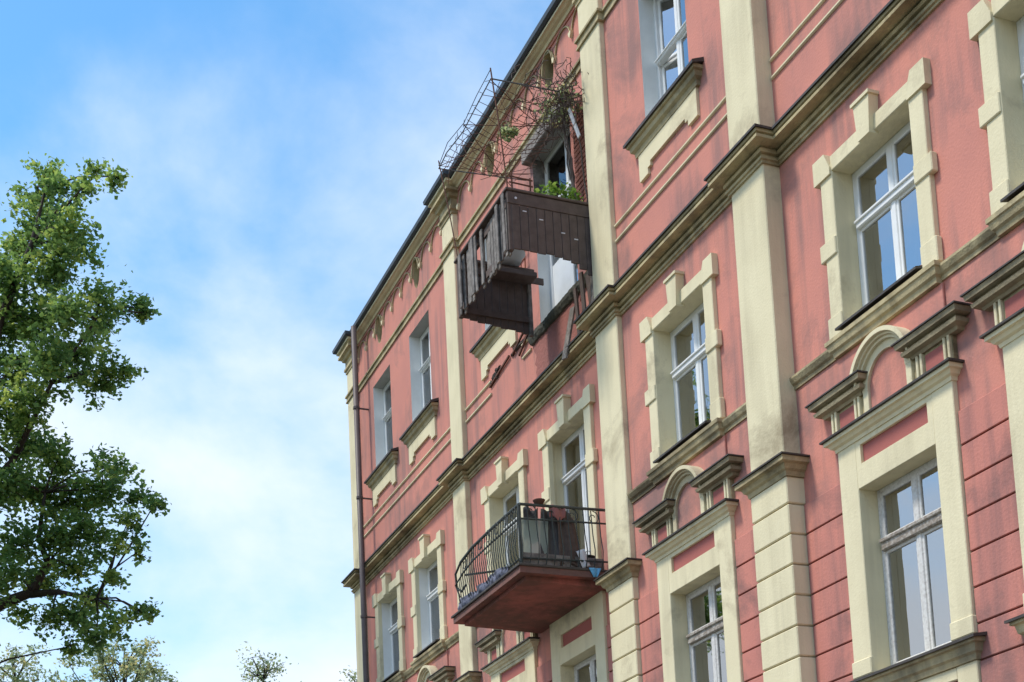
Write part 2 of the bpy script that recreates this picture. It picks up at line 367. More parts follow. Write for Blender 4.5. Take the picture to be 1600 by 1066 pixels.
        # solid infill between ground-floor openings below the window line is the wall itself
# end wall, back wall, roof, floors
hp('gable_wall', MB().box(-29.48, -29.12, .345, 9.5, GZ, Z_TOP).mesh('gable_wall', 'pink'))
hp('rear_wall', MB().box(-29.1, 3, 9.2, 9.5, GZ, Z_TOP).mesh('rear_wall', 'pink'))
hp('side_wall', MB().box(3.01, 3.3, 0, 9.5, GZ, Z_TOP).mesh('side_wall', 'pink'))
for zf in (2.4, 6.02, 10.3, 13.75):
    hp('floor_slab', MB().box(-29.1, 3, .36, 9.18, zf-.25, zf).mesh('floor_slab', 'inside'))
for xw in (-26.2, -22.9, -19.9, -16.8, -13.1, -9.9, -6.7, -3):
    hp('room_partition', MB().box(xw-.06, xw+.06, .36, 9.17, GZ, 13.74).mesh('room_partition', 'inside'))
hp('roof', MB().add([(-29.7, -.18, 15.12), (3.3, -.18, 15.12), (3.3, 9.7, 16.3), (-29.7, 9.7, 16.3), (-29.7, -.18, 15.04), (3.3, -.18, 15.04), (3.3, 9.7, 15.1), (-29.7, 9.7, 15.1)],
   [(0, 1, 2, 3), (4, 5, 6, 7), (0, 1, 5, 4), (2, 3, 7, 6), (0, 3, 7, 4), (1, 2, 6, 5)]).mesh('roof', 'roof'))

# --- long mouldings
pl = plan()
def moulding(name, prof, mat, path=pl, flash=None, label=None):
    o = hp(name, MB().sweep(path, prof).mesh(name, mat), label=label)
    if flash:
        put('flashing', MB().sweep(path, flash).mesh('flashing', 'flash'), o)
    return o
moulding('main_cornice', [(-.05, 9.48), (.028, 9.48), (.028, 9.51), (.05, 9.515), (.05, 9.545), (.02, 9.55), (.02, 9.585), (.06, 9.59), (.065, 9.625), (.04, 9.66), (.19, 9.665), (.19, 9.70), (.16, 9.705), (.16, 9.722), (.195, 9.728), (.195, 9.765), (.15, 9.77), (-.05, 9.80)], 'cream_dirt_shade',
         flash=[(-.05, 9.803), (.16, 9.772), (.198, 9.768), (.222, 9.758), (.222, 9.785), (-.05, 9.835)])
moulding('string_course', [(-.03, 13.84), (.03, 13.84), (.03, 13.87), (.015, 13.875), (.015, 13.955), (.045, 13.96), (.045, 13.995), (-.03, 14.02)], 'cream_dirt_shade')
moulding('eaves_cornice', [(-.05, 14.93), (.03, 14.93), (.05, 14.965), (.10, 14.98), (.13, 15.0), (.17, 15.005), (.17, 15.05), (-.05, 15.05)], 'cream')
moulding('gutter', [(-.02, 15.053), (.20, 15.053), (.235, 15.075), (.245, 15.14), (.225, 15.14), (.20, 15.125), (-.02, 15.135)], 'gutter')
def seg(i):                                                     # clear wall between two pilasters
    a = PIL[i][0]+PIL[i][1]/2; b = PIL[i+1][0]-PIL[i+1][1]/2; return a, b
for i in range(5):
    a, b = seg(i); y = [0, 0, RIS, 0, RIS][i]
    for zb in (10.545, 10.765):
        if i == 1:                                               # broken away where the balcony fell
            runs = [(a, -21.45), (-20.1, -19.75)]
        else: runs = [(a, b)]
        for (p, q) in runs:
            hp('band_fillet', MB().sweep([(p, y), (q, y)], [(-.01, zb), (.012, zb), (.03, zb+.012), (.03, zb+.03), (-.01, zb+.045)]).mesh('band_fillet', 'cream'))
    # frieze moulding and its hanging arcade
    fr = hp('frieze', MB().sweep([(a, y), (b, y)], [(-.01, 14.865), (.02, 14.865), (.028, 14.885), (-.01, 14.9)]).mesh('frieze', 'pink'))
    cs = [c for c, yy in COLS if a < c < b]
    c0 = cs[0]; pitch_ = .6
    arch = cached('arch', lambda: MB().arc(0, 14.585, .26, .245, math.pi, 0, .020, -.028, .01, 12).mesh('frieze_arch', 'cream_dirt_shade'))
    drop = cached('drop', lambda: MB().poly([(-.05, 14.60), (-.03, 14.545), (0, 14.50), (.03, 14.545), (.05, 14.60)], -.05, .01).mesh('pendant', 'cream'))
    n0 = int(math.ceil((a+.28-c0)/pitch_)); n1_ = int(math.floor((b-.28-c0)/pitch_))
    for k in range(n0, n1_+1): put('frieze_arch', arch, fr, (c0+k*pitch_, y, 0))
    for k in range(n0, n1_+2):
        x = c0+(k-.5)*pitch_
        if a+.06 < x < b-.06: put('pendant', drop, fr, (x, y, 0))
# attic oculi
def oculus_mesh():
    b = MB(); n = 28; hx, z0, z1 = .26, 14.20, 14.90; cz = 14.55; rx, rz = .17, .29
    ring = []
    for i in range(n):
        t = 2*math.pi*i/n; c, s = math.cos(t), math.sin(t)
        k = min(hx/abs(c) if abs(c) > 1e-6 else 9, (.35)/abs(s) if abs(s) > 1e-6 else 9)
        ring.append(((rx*c, 0, cz+rz*s), (k*c, 0, cz+k*s), (rx*c, .3, cz+rz*s)))
    # square the ring corners
    v = [q for r_ in ring for q in r_]
    fs = []; ms = []
    for i in range(n):
        j = (i+1) % n
        fs.append((i*3, i*3+1, j*3+1, j*3)); ms.append(0)
        fs.append((i*3, j*3, j*3+2, i*3+2)); ms.append(1)
    b.add(v, fs); b.m = ms
    for sx in (-1, 1):
        for zz in (z0, z1):                                      # corner triangles
            ca = min(ring, key=lambda r_: (abs(r_[1][0]-sx*hx)+abs(r_[1][2]-zz)))[1]
            near = sorted([r_[1] for r_ in ring], key=lambda q: abs(q[0]-sx*hx)+abs(q[2]-zz))[:3]
            near = sorted(near, key=lambda q: math.atan2(q[2]-cz, q[0]))
            b.add([near[0], near[1], near[2], (sx*hx, 0, zz)], [(0, 1, 3), (1, 2, 3)])
    me = bpy.data.meshes.new('oculus'); me.from_pydata(b.v, [], b.f)
    for k in ('pink', 'cream_dirt_shade'): me.materials.append(MT[k])
    me.polygons.foreach_set('material_index', b.m); return me
oc = cached('oc', oculus_mesh)
oc_hood = cached('och', lambda: MB().arc(0, 14.56, .18, .29, math.pi*1.02, -.02*math.pi, .022, -.04, .0, 16).mesh('hood', 'cream_dirt_shade'))
oc_pane = cached('ocp', lambda: MB().box(-.19, .19, .26, .28, 14.24, 14.86).mesh('pane', 'black_plastic'))
for c, y in COLS:
    o = hp('attic_oculus', oc, c, y, 0); put('hood', oc_hood, o); put('pane', oc_pane, o)

# --- pilasters
for i, (c, w, y) in enumerate(PIL):
    wl = [0, 0, 0, RIS, 0, RIS][i]; wr = [0, 0, RIS, 0, RIS, 0][i]
    back = .05
    sh = hp('pilaster', MB().bbox(-w/2+.02, w/2-.02, y, back, 9.80, 14.94, .012).mesh('pilaster', 'cream'), c)
    put('shaft', MB().bbox(-w/2, w/2, y-.002, back, 6.0, 9.51, .012).mesh('shaft', 'cream'), sh)
    put('upper_capital', MB().sweep([(-w/2+.02, back), (-w/2+.02, y), (w/2-.02, y), (w/2-.02, back)], [(-.05, 14.50), (.02, 14.50), (.02, 14.55), (.05, 14.57), (.05, 14.62), (.02, 14.63), (.02, 14.78), (.07, 14.80), (.09, 14.86), (.15, 14.875), (.15, 14.925), (-.05, 14.927)]).mesh('upper_capital', 'cream_dirt_shade'), sh)
    wb = w+.05
    cap = put('capital', MB().sweep([(-wb/2, back), (-wb/2, y), (wb/2, y), (wb/2, back)], [(-.05, 5.80), (.02, 5.80), (.03, 5.85), (.06, 5.87), (.08, 5.92), (.13, 5.93), (.13, 5.985), (-.05, 6.03)]).mesh('capital', 'cream_dirt_shade'), sh)
    put('capital_flashing', MB().sweep([(-wb/2, back), (-wb/2, y), (wb/2, y), (wb/2, back)], [(-.05, 6.034), (.135, 5.988), (.15, 5.988), (.15, 6.006), (-.05, 6.055)]).mesh('capital_flashing', 'flash'), sh)
    blk = cached(('blk', round(wb, 3), y), lambda: MB().bbox(-wb/2, wb/2, y-.012, back, .008, .335, .012).mesh('pilaster_block', 'cream'))
    core = put('core', MB().box(-wb/2+.02, wb/2-.02, y+.012, back-.001, GZ, 5.80).mesh('core', 'greyed'), sh)
    for k, zc in enumerate(COURSES): put('pilaster_block', blk, sh, (0, 0, zc-.343))
    put('pilaster_block', cached(('blkt', round(wb, 3), y), lambda: MB().bbox(-wb/2, wb/2, y-.012, back, 5.498, 5.80, .012).mesh('pilaster_block', 'cream')), sh)
# corner downpipe
dp = MB().tube([(-28.30, -.27, 15.04), (-28.30, -.27, GZ+.02)], .062, 10)
d_ = hp('downpipe', dp.mesh('downpipe', 'pipe', True))
for zc in (13.2, 11.2, 8.6, 6.6, 4.4):
    put('pipe_clip', MB().tube([(-28.30, -.27, zc-.025), (-28.30, -.27, zc+.025)], .076, 10).box(-28.32, -28.28, -.2, .01, zc-.012, zc+.012).mesh('pipe_clip', 'pipe'), d_)

# --- windows
def frame_mesh(h, z0, z1, tz, yb, old=False, mull=True, th=.055):
    b = MB(); y0, y1 = yb, yb+.07
    b.bbox(-h, -h+th, y0, y1, z0, z1, .006); b.bbox(h-th, h, y0, y1, z0, z1, .006)
    b.bbox(-h+th, h-th, y0, y1, z1-th, z1, .006); b.bbox(-h+th, h-th, y0, y1, z0, z0+th, .006)
    if mull: b.bbox(-.035, .035, y0-.012, y1, z0+th, z1-th, .008)
    return b.mesh('window', 'frame_old' if old else 'frame')
def reveal_mesh(h, z0, z1, dep, side, top):
    b = MB()
    b.add([(-h, 0, z0), (-h, dep, z0), (-h, dep, z1), (-h, 0, z1)], [(0, 1, 2, 3)], 0)
    b.add([(h, 0, z0), (h, dep, z0), (h, dep, z1), (h, 0, z1)], [(0, 3, 2, 1)], 0)
    b.add([(-h, 0, z1), (h, 0, z1), (h, dep, z1), (-h, dep, z1)], [(0, 3, 2, 1)], 1)
    b.add([(-h, 0, z0), (h, 0, z0), (h, dep, z0), (-h, dep, z0)], [(0, 1, 2, 3)], 0)
    me = bpy.data.meshes.new('reveal'); me.from_pydata(b.v, [], b.f)
    me.materials.append(MT[side]); me.materials.append(MT[top]); me.polygons.foreach_set('material_index', b.m); return me
def sash_mesh(w, z0, z1, fr, mat):
    b = MB(); b.bbox(0, fr, -.02, .03, z0, z1, .006); b.bbox(w-fr, w, -.02, .03, z0, z1, .006)
    b.bbox(fr, w-fr, -.02, .03, z0, z0+fr, .006); b.bbox(fr, w-fr, -.02, .03, z1-fr, z1, .006)
    return b.mesh('sash', mat)
def pane_mesh(w, z0, z1, fr): return MB().box(fr-.004, w-fr+.004, .0, .006, z0+fr-.004, z1-fr+.004).mesh('pane', 'glass')
def window(c, y, h, z0, z1, tz, yb, old=False, reveal=('cream', 'cream'), open_left=0, bars=False, bar_w=.09):
    """casement window: outer frame, transom, four sashes with their panes; tz = transom height"""
    k = ('w', h, z0, z1, tz, yb, old, reveal)
    fm = cached(k+('f',), lambda: frame_mesh(h, z0, z1, tz, yb, old))
    o = hp('window', fm, c, y, 0)
    put('reveal', cached(k+('r',), lambda: reveal_mesh(h, z0, z1, yb+.1, *reveal)), o)
    sm = 'frame_old' if old else 'frame'
    tm = 'transom_old' if old else 'frame'
    put('transom', cached(k+('t',), lambda: MB().bbox(-h+.05, h-.05, yb-.045, yb+.06, tz, tz+bar_w, .012).bbox(-h+.05, h-.05, yb-.065, yb-.02, tz+bar_w*.62, tz+bar_w*.95, .01).mesh('transom', tm)), o)
    sw = h-.055-.035+.02; fr = .042
    for (za, zb) in ((z0+.045, tz+.01), (tz+bar_w-.01, z1-.045)):
        s_ = cached(k+('s', za), lambda: sash_mesh(sw, za, zb, fr, sm)); p_ = cached(k+('p', za), lambda: pane_mesh(sw, za, zb, fr))
        for sx in (-1, 1):
            if sx < 0 and open_left: loc, rz = (-h+.05, yb+.06, 0), open_left
            elif sx < 0: loc, rz = (-h+.045, yb+.02, 0), 0
            else: loc, rz = (.025, yb+.02, 0), 0
            s1 = put('sash', s_, o, loc, (0, 0, rz)); put('pane', p_, o, loc, (0, 0, rz))
    return o
# middle row surrounds
def mid_surround(c, y, bottom=7.05):
    zb = bottom
    o = hp('window_surround', cached(('ms', zb), lambda: MB().bbox(-.85, -.637, -.06, .03, zb, 8.827, .008).bbox(.637, .85, -.06, .03, zb, 8.827, .008).bbox(-.66, .66, -.057, .03, 8.827, 9.0, .008).mesh('window_surround', 'cream')), c, y)
    cb = cached('cb', lambda: MB().poly([(-.145, 8.79), (.14, 8.79), (.14, 8.87), (.06, 9.055), (-.145, 9.055)], -.085, 0).mesh('corner_block', 'cream'))
    put('corner_block', cb, o, (-.785, 0, 0))
    cbr = cached('cbr', lambda: MB().poly([(-.14, 8.79), (.145, 8.79), (.145, 9.055), (-.06, 9.055), (-.14, 8.87)], -.085, 0).mesh('corner_block', 'cream'))
    put('corner_block', cbr, o, (.785, 0, 0))
    jb = cached('jb', lambda: MB().bbox(-.145, .13, -.08, 0, 7.90, 8.10, .01).mesh('jamb_block', 'cream'))
    put('jamb_block', jb, o, (-.775, 0, 0)); put('jamb_block', jb, o, (.775+.015, 0, 0), None)
    if zb > 7:
        bb = cached('bb', lambda: MB().bbox(-.13, .115, -.075, 0, 7.0, 7.26, .01).mesh('base_block', 'cream'))
        put('base_block', bb, o, (-.755, 0, 0)); put('base_block', bb, o, (.77, 0, 0))
    ks = cached('ks', lambda: MB().poly([(-.095, 8.80), (.095, 8.80), (.13, 9.20), (-.13, 9.20)], -.12, 0).poly([(-.15, 9.20), (.15, 9.20), (.15, 9.235), (-.15, 9.235)], -.14, 0).mesh('keystone', 'cream'))
    put('keystone', ks, o)
# under-window sill band of the middle row, runs between pilasters
for i in range(5):
    a, b = seg(i); y = [0, 0, RIS, 0, RIS][i]
    runs = [(a, BALC-1.2)] if i == 1 else [(a, b)]
    for (p, q) in runs:
        o = hp('sill_band', MB().sweep([(p, y), (q, y)], [(-.02, 6.82), (.02, 6.82), (.025, 6.86), (.05, 6.88), (.075, 6.93), (.075, 6.955), (-.02, 6.975)]).mesh('sill_band', 'cream_dirt_shade'))
def mid_sill(c, y):
    o = hp('window_sill', cached('msill', lambda: MB().sweep([(-.80, .02), (-.80, -.055), (.82, -.055), (.82, .02)], [(-.05, 6.80), (.02, 6.80), (.03, 6.85), (.055, 6.87), (.07, 6.93), (.085, 6.94), (.085, 6.985), (-.05, 6.99)]).mesh('window_sill', 'cream_dirt_shade')), c, y)
    put('flashing', cached('msf', lambda: MB().add([(-.66, .2, 7.14), (.66, .2, 7.14), (.66, -.16, 7.045), (-.66, -.16, 7.045), (-.66, .2, 7.10), (.66, .2, 7.10), (.66, -.16, 7.02), (-.66, -.16, 7.02)], [(0, 3, 2, 1), (4, 5, 6, 7), (3, 7, 6, 2), (0, 4, 7, 3), (1, 2, 6, 5), (0, 1, 5, 4)]).mesh('flashing', 'flash')), o)
    put('apron', cached('msa', lambda: MB().bbox(-.84, .86, -.03, 0, 6.15, 6.80, .008).mesh('apron', 'pink')), o)
# lower row surrounds with arched pediments
def low_surround(c, y, pediment=True, top=5.80):
    def frame():
        b = MB(); d0, d1 = -.06, 0
        b.bbox(-.91, -.607, d0, .03, 3.345, top, .008); b.bbox(.607, .91, d0, .03, 3.345, top, .008)
        b.bbox(-.609, .609, d0+.003, .03, 5.287, 5.535, .004)
        b.bbox(-.609, .609, d0+.003, d1, 5.735, top, .004)
        b.bbox(-.609, -.53, d0+.003, d1, 5.53, 5.74, .002); b.bbox(.53, .609, d0+.003, d1, 5.53, 5.74, .002)
        return b.mesh('window_surround', 'cream')
    o = hp('window_surround', cached(('ls', top), frame), c, y)
    put('inset_panel', cached('lsp', lambda: MB().box(-.531, .531, -.022, 0, 5.535, 5.736).mesh('inset_panel', 'panel_red')), o)
    bb = cached('lbb', lambda: MB().bbox(-.16, .16, -.078, 0, 3.345, 3.52, .01).mesh('base_block', 'cream'))
    put('base_block', bb, o, (-.765, 0, 0)); put('base_block', bb, o, (.765, 0, 0))
    sl = put('window_sill', cached('lsl', lambda: MB().sweep([(-.92, .02), (-.92, -.06), (.92, -.06), (.92, .02)], [(-.06, 3.10), (.015, 3.10), (.03, 3.15), (.055, 3.17), (.07, 3.24), (.10, 3.25), (.10, 3.29), (-.06, 3.29)]).mesh('window_sill', 'cream_dirt_shade')), o)
    put('sill_flashing', cached('lsf', lambda: MB().add([(-1.05, .2, 3.37), (1.05, .2, 3.37), (1.05, -.19, 3.30), (-1.05, -.19, 3.30), (-1.05, .2, 3.33), (1.05, .2, 3.33), (1.05, -.19, 3.275), (-1.05, -.19, 3.275)], [(0, 3, 2, 1), (4, 5, 6, 7), (3, 7, 6, 2), (0, 4, 7, 3), (1, 2, 6, 5), (0, 1, 5, 4)]).mesh('sill_flashing', 'flash')), o)
    put('apron', cached('lap', lambda: MB().bbox(-.91, -.63, -.055, 0, 2.4, 3.1, .008).bbox(.63, .91, -.055, 0, 2.4, 3.1, .008).bbox(-.629, .629, -.05, 0, 2.98, 3.1, .008).mesh('apron', 'cream')), o)
    if not pediment: return o
    put('hood_cornice', cached('hc', lambda: MB().sweep([(-.91, .02), (-.91, -.06), (.91, -.06), (.91, .02)], [(-.06, 5.79), (.012, 5.79), (.02, 5.825), (.05, 5.84), (.07, 5.875), (.10, 5.88), (.10, 5.92), (-.06, 5.93)]).mesh('hood_cornice', 'cream')), o)
    put('hood_flashing', cached('hf', lambda: MB().sweep([(-.91, .02), (-.91, -.06), (.91, -.06), (.91, .02)], [(-.06, 5.934), (.105, 5.922), (.13, 5.922), (.13, 5.942), (-.06, 5.965)]).mesh('hood_flashing', 'flash')), o)
    # tympanum zone
    put('tympanum', cached('ty', lambda: MB().poly([(-.96, 5.96), (.96, 5.96), (.96, 6.24), (-.96, 6.24)], -.05, 0).mesh('tympanum', 'cream_dirt_shade')), o)
    for sx in (-1, 1):
        put('small_panel', cached('sp', lambda: MB().box(-.13, .13, -.057, -.04, 6.0, 6.19).mesh('small_panel', 'panel_red')), o, (sx*.70, 0, 0))
        for xs in (.93, .87, .53, .47):
            put('strip', cached('st', lambda: MB().bbox(-.017, .017, -.085, -.04, 5.965, 6.23, .006).mesh('strip', 'cream')), o, (sx*xs, 0, 0))
    prof = [(-.04, 6.22), (.03, 6.22), (.045, 6.25), (.10, 6.265), (.11, 6.30), (.075, 6.305), (.075, 6.335), (.14, 6.345), (.15, 6.395), (-.04, 6.42)]
    for sx in (-1, 1):
        path = [(-1.04, .02), (-1.04, -.05), (-.44, -.05), (-.44, .02)] if sx < 0 else [(.44, .02), (.44, -.05), (1.04, -.05), (1.04, .02)]
        put('pediment', cached(('pd', sx), lambda: MB().sweep(path, prof).mesh('pediment', 'greyed')), o)
        put('pediment_flashing', cached(('pf', sx), lambda: MB().sweep(path, [(-.04, 6.424), (.152, 6.398), (.168, 6.398), (.168, 6.412), (-.04, 6.45)]).mesh('pediment_flashing', 'flash')), o)
    put('arch', cached('ar', lambda: MB().arc(0, 6.22, .30, .30, math.pi, 0, .085, -.085, 0, 20).arc(0, 6.22, .386, .386, math.pi-.14, .14, .03, -.12, 0, 20).arc(0, 6.22, .417, .417, math.pi-.20, .20, .025, -.15, 0, 20).arc(0, 6.22, .443, .443, math.pi-.30, .30, .045, -.19, 0, 20)
        .bbox(-.385, -.30, -.083, 0, 5.965, 6.24, .006).bbox(.30, .385, -.083, 0, 5.965, 6.24, .006).mesh('arch', 'cream')), o)
    lun = [(-.299, 5.965), (.299, 5.965)]+[(.299*math.cos(t), 6.23+.299*math.sin(t)) for t in np.linspace(0, math.pi, 17)]
    put('lunette', cached('lu', lambda: MB().poly(lun, -.052, -.001).mesh('lunette', 'pink')), o)
    return o
# top row sills
def top_sill(c, y):
    o = hp('window_sill', cached('tsl', lambda: MB().sweep([(-.78, .02), (-.78, -.02), (.78, -.02), (.78, .02)], [(-.02, 11.32), (.03, 11.32), (.04, 11.38), (.08, 11.41), (.09, 11.47), (.12, 11.48), (.12, 11.53), (-.02, 11.54)]).mesh('window_sill', 'cream_dirt_shade')), c, y)
    put('flashing', cached('tsf', lambda: MB().add([(-.93, .01, 11.62), (.93, .01, 11.62), (.93, -.17, 11.55), (-.93, -.17, 11.55), (-.93, .01, 11.56), (.93, .01, 11.56), (.93, -.17, 11.51), (-.93, -.17, 11.51)], [(0, 3, 2, 1), (4, 5, 6, 7), (3, 7, 6, 2), (0, 4, 7, 3), (1, 2, 6, 5), (0, 1, 5, 4)]).box(-.575, .575, .011, .2, 11.60, 11.64).mesh('flashing', 'flash')), o)
    put('apron', cached('tap', lambda: MB().poly([(-.76, 10.95), (-.53, 10.95), (-.53, 11.03), (-.46, 11.03), (-.46, 11.09), (.46, 11.09), (.46, 11.03), (.53, 11.03), (.53, 10.95), (.76, 10.95), (.76, 11.33), (-.76, 11.33)], -.04, 0).mesh('apron', 'cream')), o)

for c, y in COLS:
    # low row
    h, z0, z1 = OPEN['low']
    window(c, y, h, z0, z1, 4.62, .17, old=True, bar_w=.13)
    low_surround(c, y, pediment=(c != BALC), top=(6.05 if c == BALC else 5.80))
    # middle row
    h, z0, z1 = OPEN['mid']
    if c == BALC:
        window(c, y, .70, 6.32, z1, 8.16, .2, bar_w=.09)
        mid_surround(c, y, 6.25)
    else:
        window(c, y, h, z0, z1, 8.16, .2, bar_w=.10, reveal=(('reveal_white', 'cream') if c < -24 else ('cream', 'cream')))
        mid_surround(c, y); mid_sill(c, y)
    # top row
    h, z0, z1 = OPEN['top']
    if c != BALC:
        window(c, y, h, z0, z1, 12.78 if c != COLS[4][0] else 12.52, .22, reveal=('reveal_white', 'soffit_grey'), open_left=(R(20) if c == COLS[4][0] else 0), bar_w=.05)
        top_sill(c, y)

# upper balcony door: tall frame with a window beside, grey lintel
def door_mesh():
    b = MB(); y0, y1 = .20, .27; z0, z1 = 10.76, 13.56
    for x0, x1 in ((-.78, -.70), (.52, .60), (-.02, .06)): b.bbox(x0, x1, y0, y1, z0, z1, .008)
    b.bbox(-.70, .52, y0, y1, z1-.07, z1, .006); b.bbox(-.70, .52, y0-.02, y1, 12.62, 12.70, .008); b.bbox(-.70, .52, y0, y1, z0, z0+.09, .006)
    return b.mesh('balcony_door', 'frame')
dr = hp('balcony_door', door_mesh(), BALC, 0, 0, 'white glazed balcony door above the missing balcony floor')
rv = MB()
rv.add([(-.78, 0, 10.76), (-.78, .3, 10.76), (-.78, .3, 12.05), (-.78, 0, 12.05)], [(0, 1, 2, 3)], 0)
rv.add([(-.78, 0, 12.05), (-.78, .3, 12.05), (-.78, .3, 13.56), (-.78, 0, 13.56)], [(0, 1, 2, 3)], 2)
rv.add([(.60, 0, 10.76), (.60, .3, 10.76), (.60, .3, 13.56), (.60, 0, 13.56)], [(0, 3, 2, 1)], 0)
rv.add([(-.78, 0, 13.56), (.60, 0, 13.56), (.60, .3, 13.56), (-.78, .3, 13.56)], [(0, 3, 2, 1)], 1)
rv.add([(-.78, 0, 10.76), (.60, 0, 10.76), (.60, .3, 10.76), (-.78, .3, 10.76)], [(0, 1, 2, 3)], 1)
put('reveal', rv.mesh('reveal', ['reveal_white', 'soffit_grey', 'plank_grey']), dr)
for (xa, xb) in ((-.70, -.02), (.06, .52)):
    for (za, zb) in ((10.85, 12.62), (12.70, 13.49)):
        put('pane', MB().box(xa, xb, .23, .236, za, zb).mesh('pane', 'glass_old' if za > 12 else 'glass'), dr)
put('door_leaf', MB().bbox(-.70, -.03, .215, .255, 10.86, 11.75, .01).mesh('door_leaf', 'frame'), dr)
put('lintel', MB().bbox(-.90, .72, -.14, .02, 13.50, 13.72, .012).mesh('lintel', 'plank_grey'), dr)

# ------------------------------------------------------------------ collapsed wooden balcony
A0, B0, YF, ZT, ZB = -19.20, -17.17, -1.45, 11.47, 10.62
wb_ = hp('wooden_balcony', MB().bbox(B0-.07, B0, YF, YF+.07, ZB-.02, ZT+.03, .008).bbox(A0, A0+.07, YF, YF+.07, ZB-.04, ZT+.03, .008)
         .box(A0+.07, B0-.07, YF+.035, YF+.065, ZT-.16, ZT-.05).box(A0+.07, B0-.07, YF+.035, YF+.065, ZB+.06, ZB+.16)
         .box(B0-.05, B0-.02, YF+.07, 0, ZT-.14, ZT-.04).box(B0-.05, B0-.02, YF+.07, -.02, ZB+.12, ZB+.2)
         .box(A0+.02, A0+.05, YF+.07, -.02, ZT-.14, ZT-.04).box(A0+.02, A0+.05, YF+.07, -.24, ZB+.05, ZB+.14).mesh('wooden_balcony', 'plank_brown'),
         label='collapsed wooden balcony, its floor gone, dark boarded parapet left hanging')
# front boards, in the grey lightened for the light they catch
n = 23; wd = (B0-A0-.02)/n
for i in range(n):
    x = A0+.01+i*wd; lo = ZB-random.uniform(0, .03)
    put('plank', MB().bbox(-wd*(.44+.05*random.random()), wd*(.44+.05*random.random()), -.012, .012, lo, ZT-.02, .005).mesh('plank', 'plank_grey'), wb_, (x+wd/2, YF+.02+random.uniform(-.006, .006), 0), (random.uniform(-.006, .006), random.uniform(-.012, .012)*.3, 0))
# near side boards, torn at the wall end
n = 11; wd = (0-YF-.06)/n
for i in range(n):
    y = YF+.05+i*wd; lo = ZB+[0, .005, 0, -.005, .01, -.01, -.03, -.06, -.13, -.20, -.24][i]
    put('plank', MB().bbox(-.012, .012, -wd*.475, wd*.475, lo, ZT-.19, .005).mesh('plank', 'plank_brown'), wb_, (B0-.004, y+wd/2, 0))
put('rail_board', MB().bbox(B0-.016, B0+.014, YF-.004, -.01, ZT-.185, ZT-.01, .006).mesh('rail_board', 'plank_brown'), wb_)
# far side boards
for i in range(n-2):
    y = YF+.05+i*wd
    put('plank', MB().bbox(-.012, .012, -wd*.48, wd*.48, ZB-.02-.008*(i % 3)-.012*i, ZT-.02, .005).mesh('plank', 'plank_brown'), wb_, (A0+.01, y+wd/2, 0))
put('handrail', MB().bbox(A0-.03, B0+.03, YF-.03, YF+.08, ZT+.002, ZT+.04, .008).mesh('handrail', 'plank_brown'), wb_)
put('handrail', MB().bbox(B0-.08, B0+.03, YF+.082, -.01, ZT+.002, ZT+.04, .008).mesh('handrail', 'plank_brown'), wb_)
put('wall_post', MB().bbox(A0-.01, A0+.06, -.30, -.235, ZB-.16, ZT, .008).mesh('wall_post', 'plank_grey'), wb_)
put('handrail', MB().bbox(A0-.03, A0+.12, YF+.082, -.2, ZT+.002, ZT+.05, .008).mesh('handrail', 'plank_brown'), wb_)
# inner shelf left under the far rail
put('shelf', MB().bbox(A0+.03, A0+.30, YF+.5, -.24, ZT-.18, ZT-.10, .008).mesh('shelf', 'plank_brown'), wb_)
for dz in (.0,):
    put('nail_head', MB().tube([(B0+.013, YF+.12, ZT-.10), (B0+.024, YF+.12, ZT-.10)], .018, 8).mesh('nail_head', 'cloth_white'), wb_)
for (yy, zz) in ((-.95, 11.12), (-.62, 10.98), (-.42, 10.92), (-1.2, 11.2)):
    put('paint_chip', MB().bbox(B0+.006, B0+.014, yy-.03, yy+.03, zz-.008, zz+.008, .002).mesh('paint_chip', 'cloth_white'), wb_, (0, 0, 0))
# hanging torn boards by the pilaster
for (a, b, w_, t_, m_) in [((-17.35, -.28, 10.55), (-17.52, -.16, 9.86), .10, .025, 'plank_brown'), ((-17.25, -.15, 10.5), (-17.30, -.13, 10.0), .12, .02, 'plank_grey'),
                           ((-17.62, -.25, 10.45), (-17.72, -.17, 9.82), .08, .03, 'plank_brown'), ((-17.98, -.12, 10.36), (-18.13, -.23, 9.62), .15, .03, 'plank_grey'), ((-17.45, -.12, 10.6), (-17.40, -.10, 10.02), .13, .02, 'plank_brown')]:
    put('hanging_board', MB().beam(a, b, w_, t_, 0, (0, 1, 0)).mesh('hanging_board', m_), wb_)
# torn stub of the floor slab and damaged wall under the door
def rough_strip(x0, x1, z, d, seed):
    r_ = random.Random(seed); n = 60; b = MB(); v = []; dd = d; zt = z; zb = z-.12
    for i in range(n+1):
        x = x0+(x1-x0)*i/n; dd = .65*dd+.35*d*(.75+r_.random()*.5); zt = .6*zt+.4*(z+r_.uniform(-.008, .008)); zb = .6*zb+.4*(z-.11-r_.uniform(0, .04))
        v += [(x, .01, zt), (x, -dd, zt-.01), (x, -dd*r_.uniform(.85, 1.0), (zt+zb)/2), (x, -dd*r_.uniform(.45, .65), zb), (x, .01, zb-.02)]
    fs = [(i*5+j, i*5+(j+1) % 5, (i+1)*5+(j+1) % 5, (i+1)*5+j) for i in range(n) for j in range(5)]
    fs += [(0, 1, 2, 3, 4), tuple(range(n*5+4, n*5-1, -1))]
    return b.add(v, fs)
hp('slab_stub', rough_strip(-19.72, -17.2, 10.73, .085, 3).mesh('slab_stub', 'concrete'), label='broken stub of the fallen balcony slab')
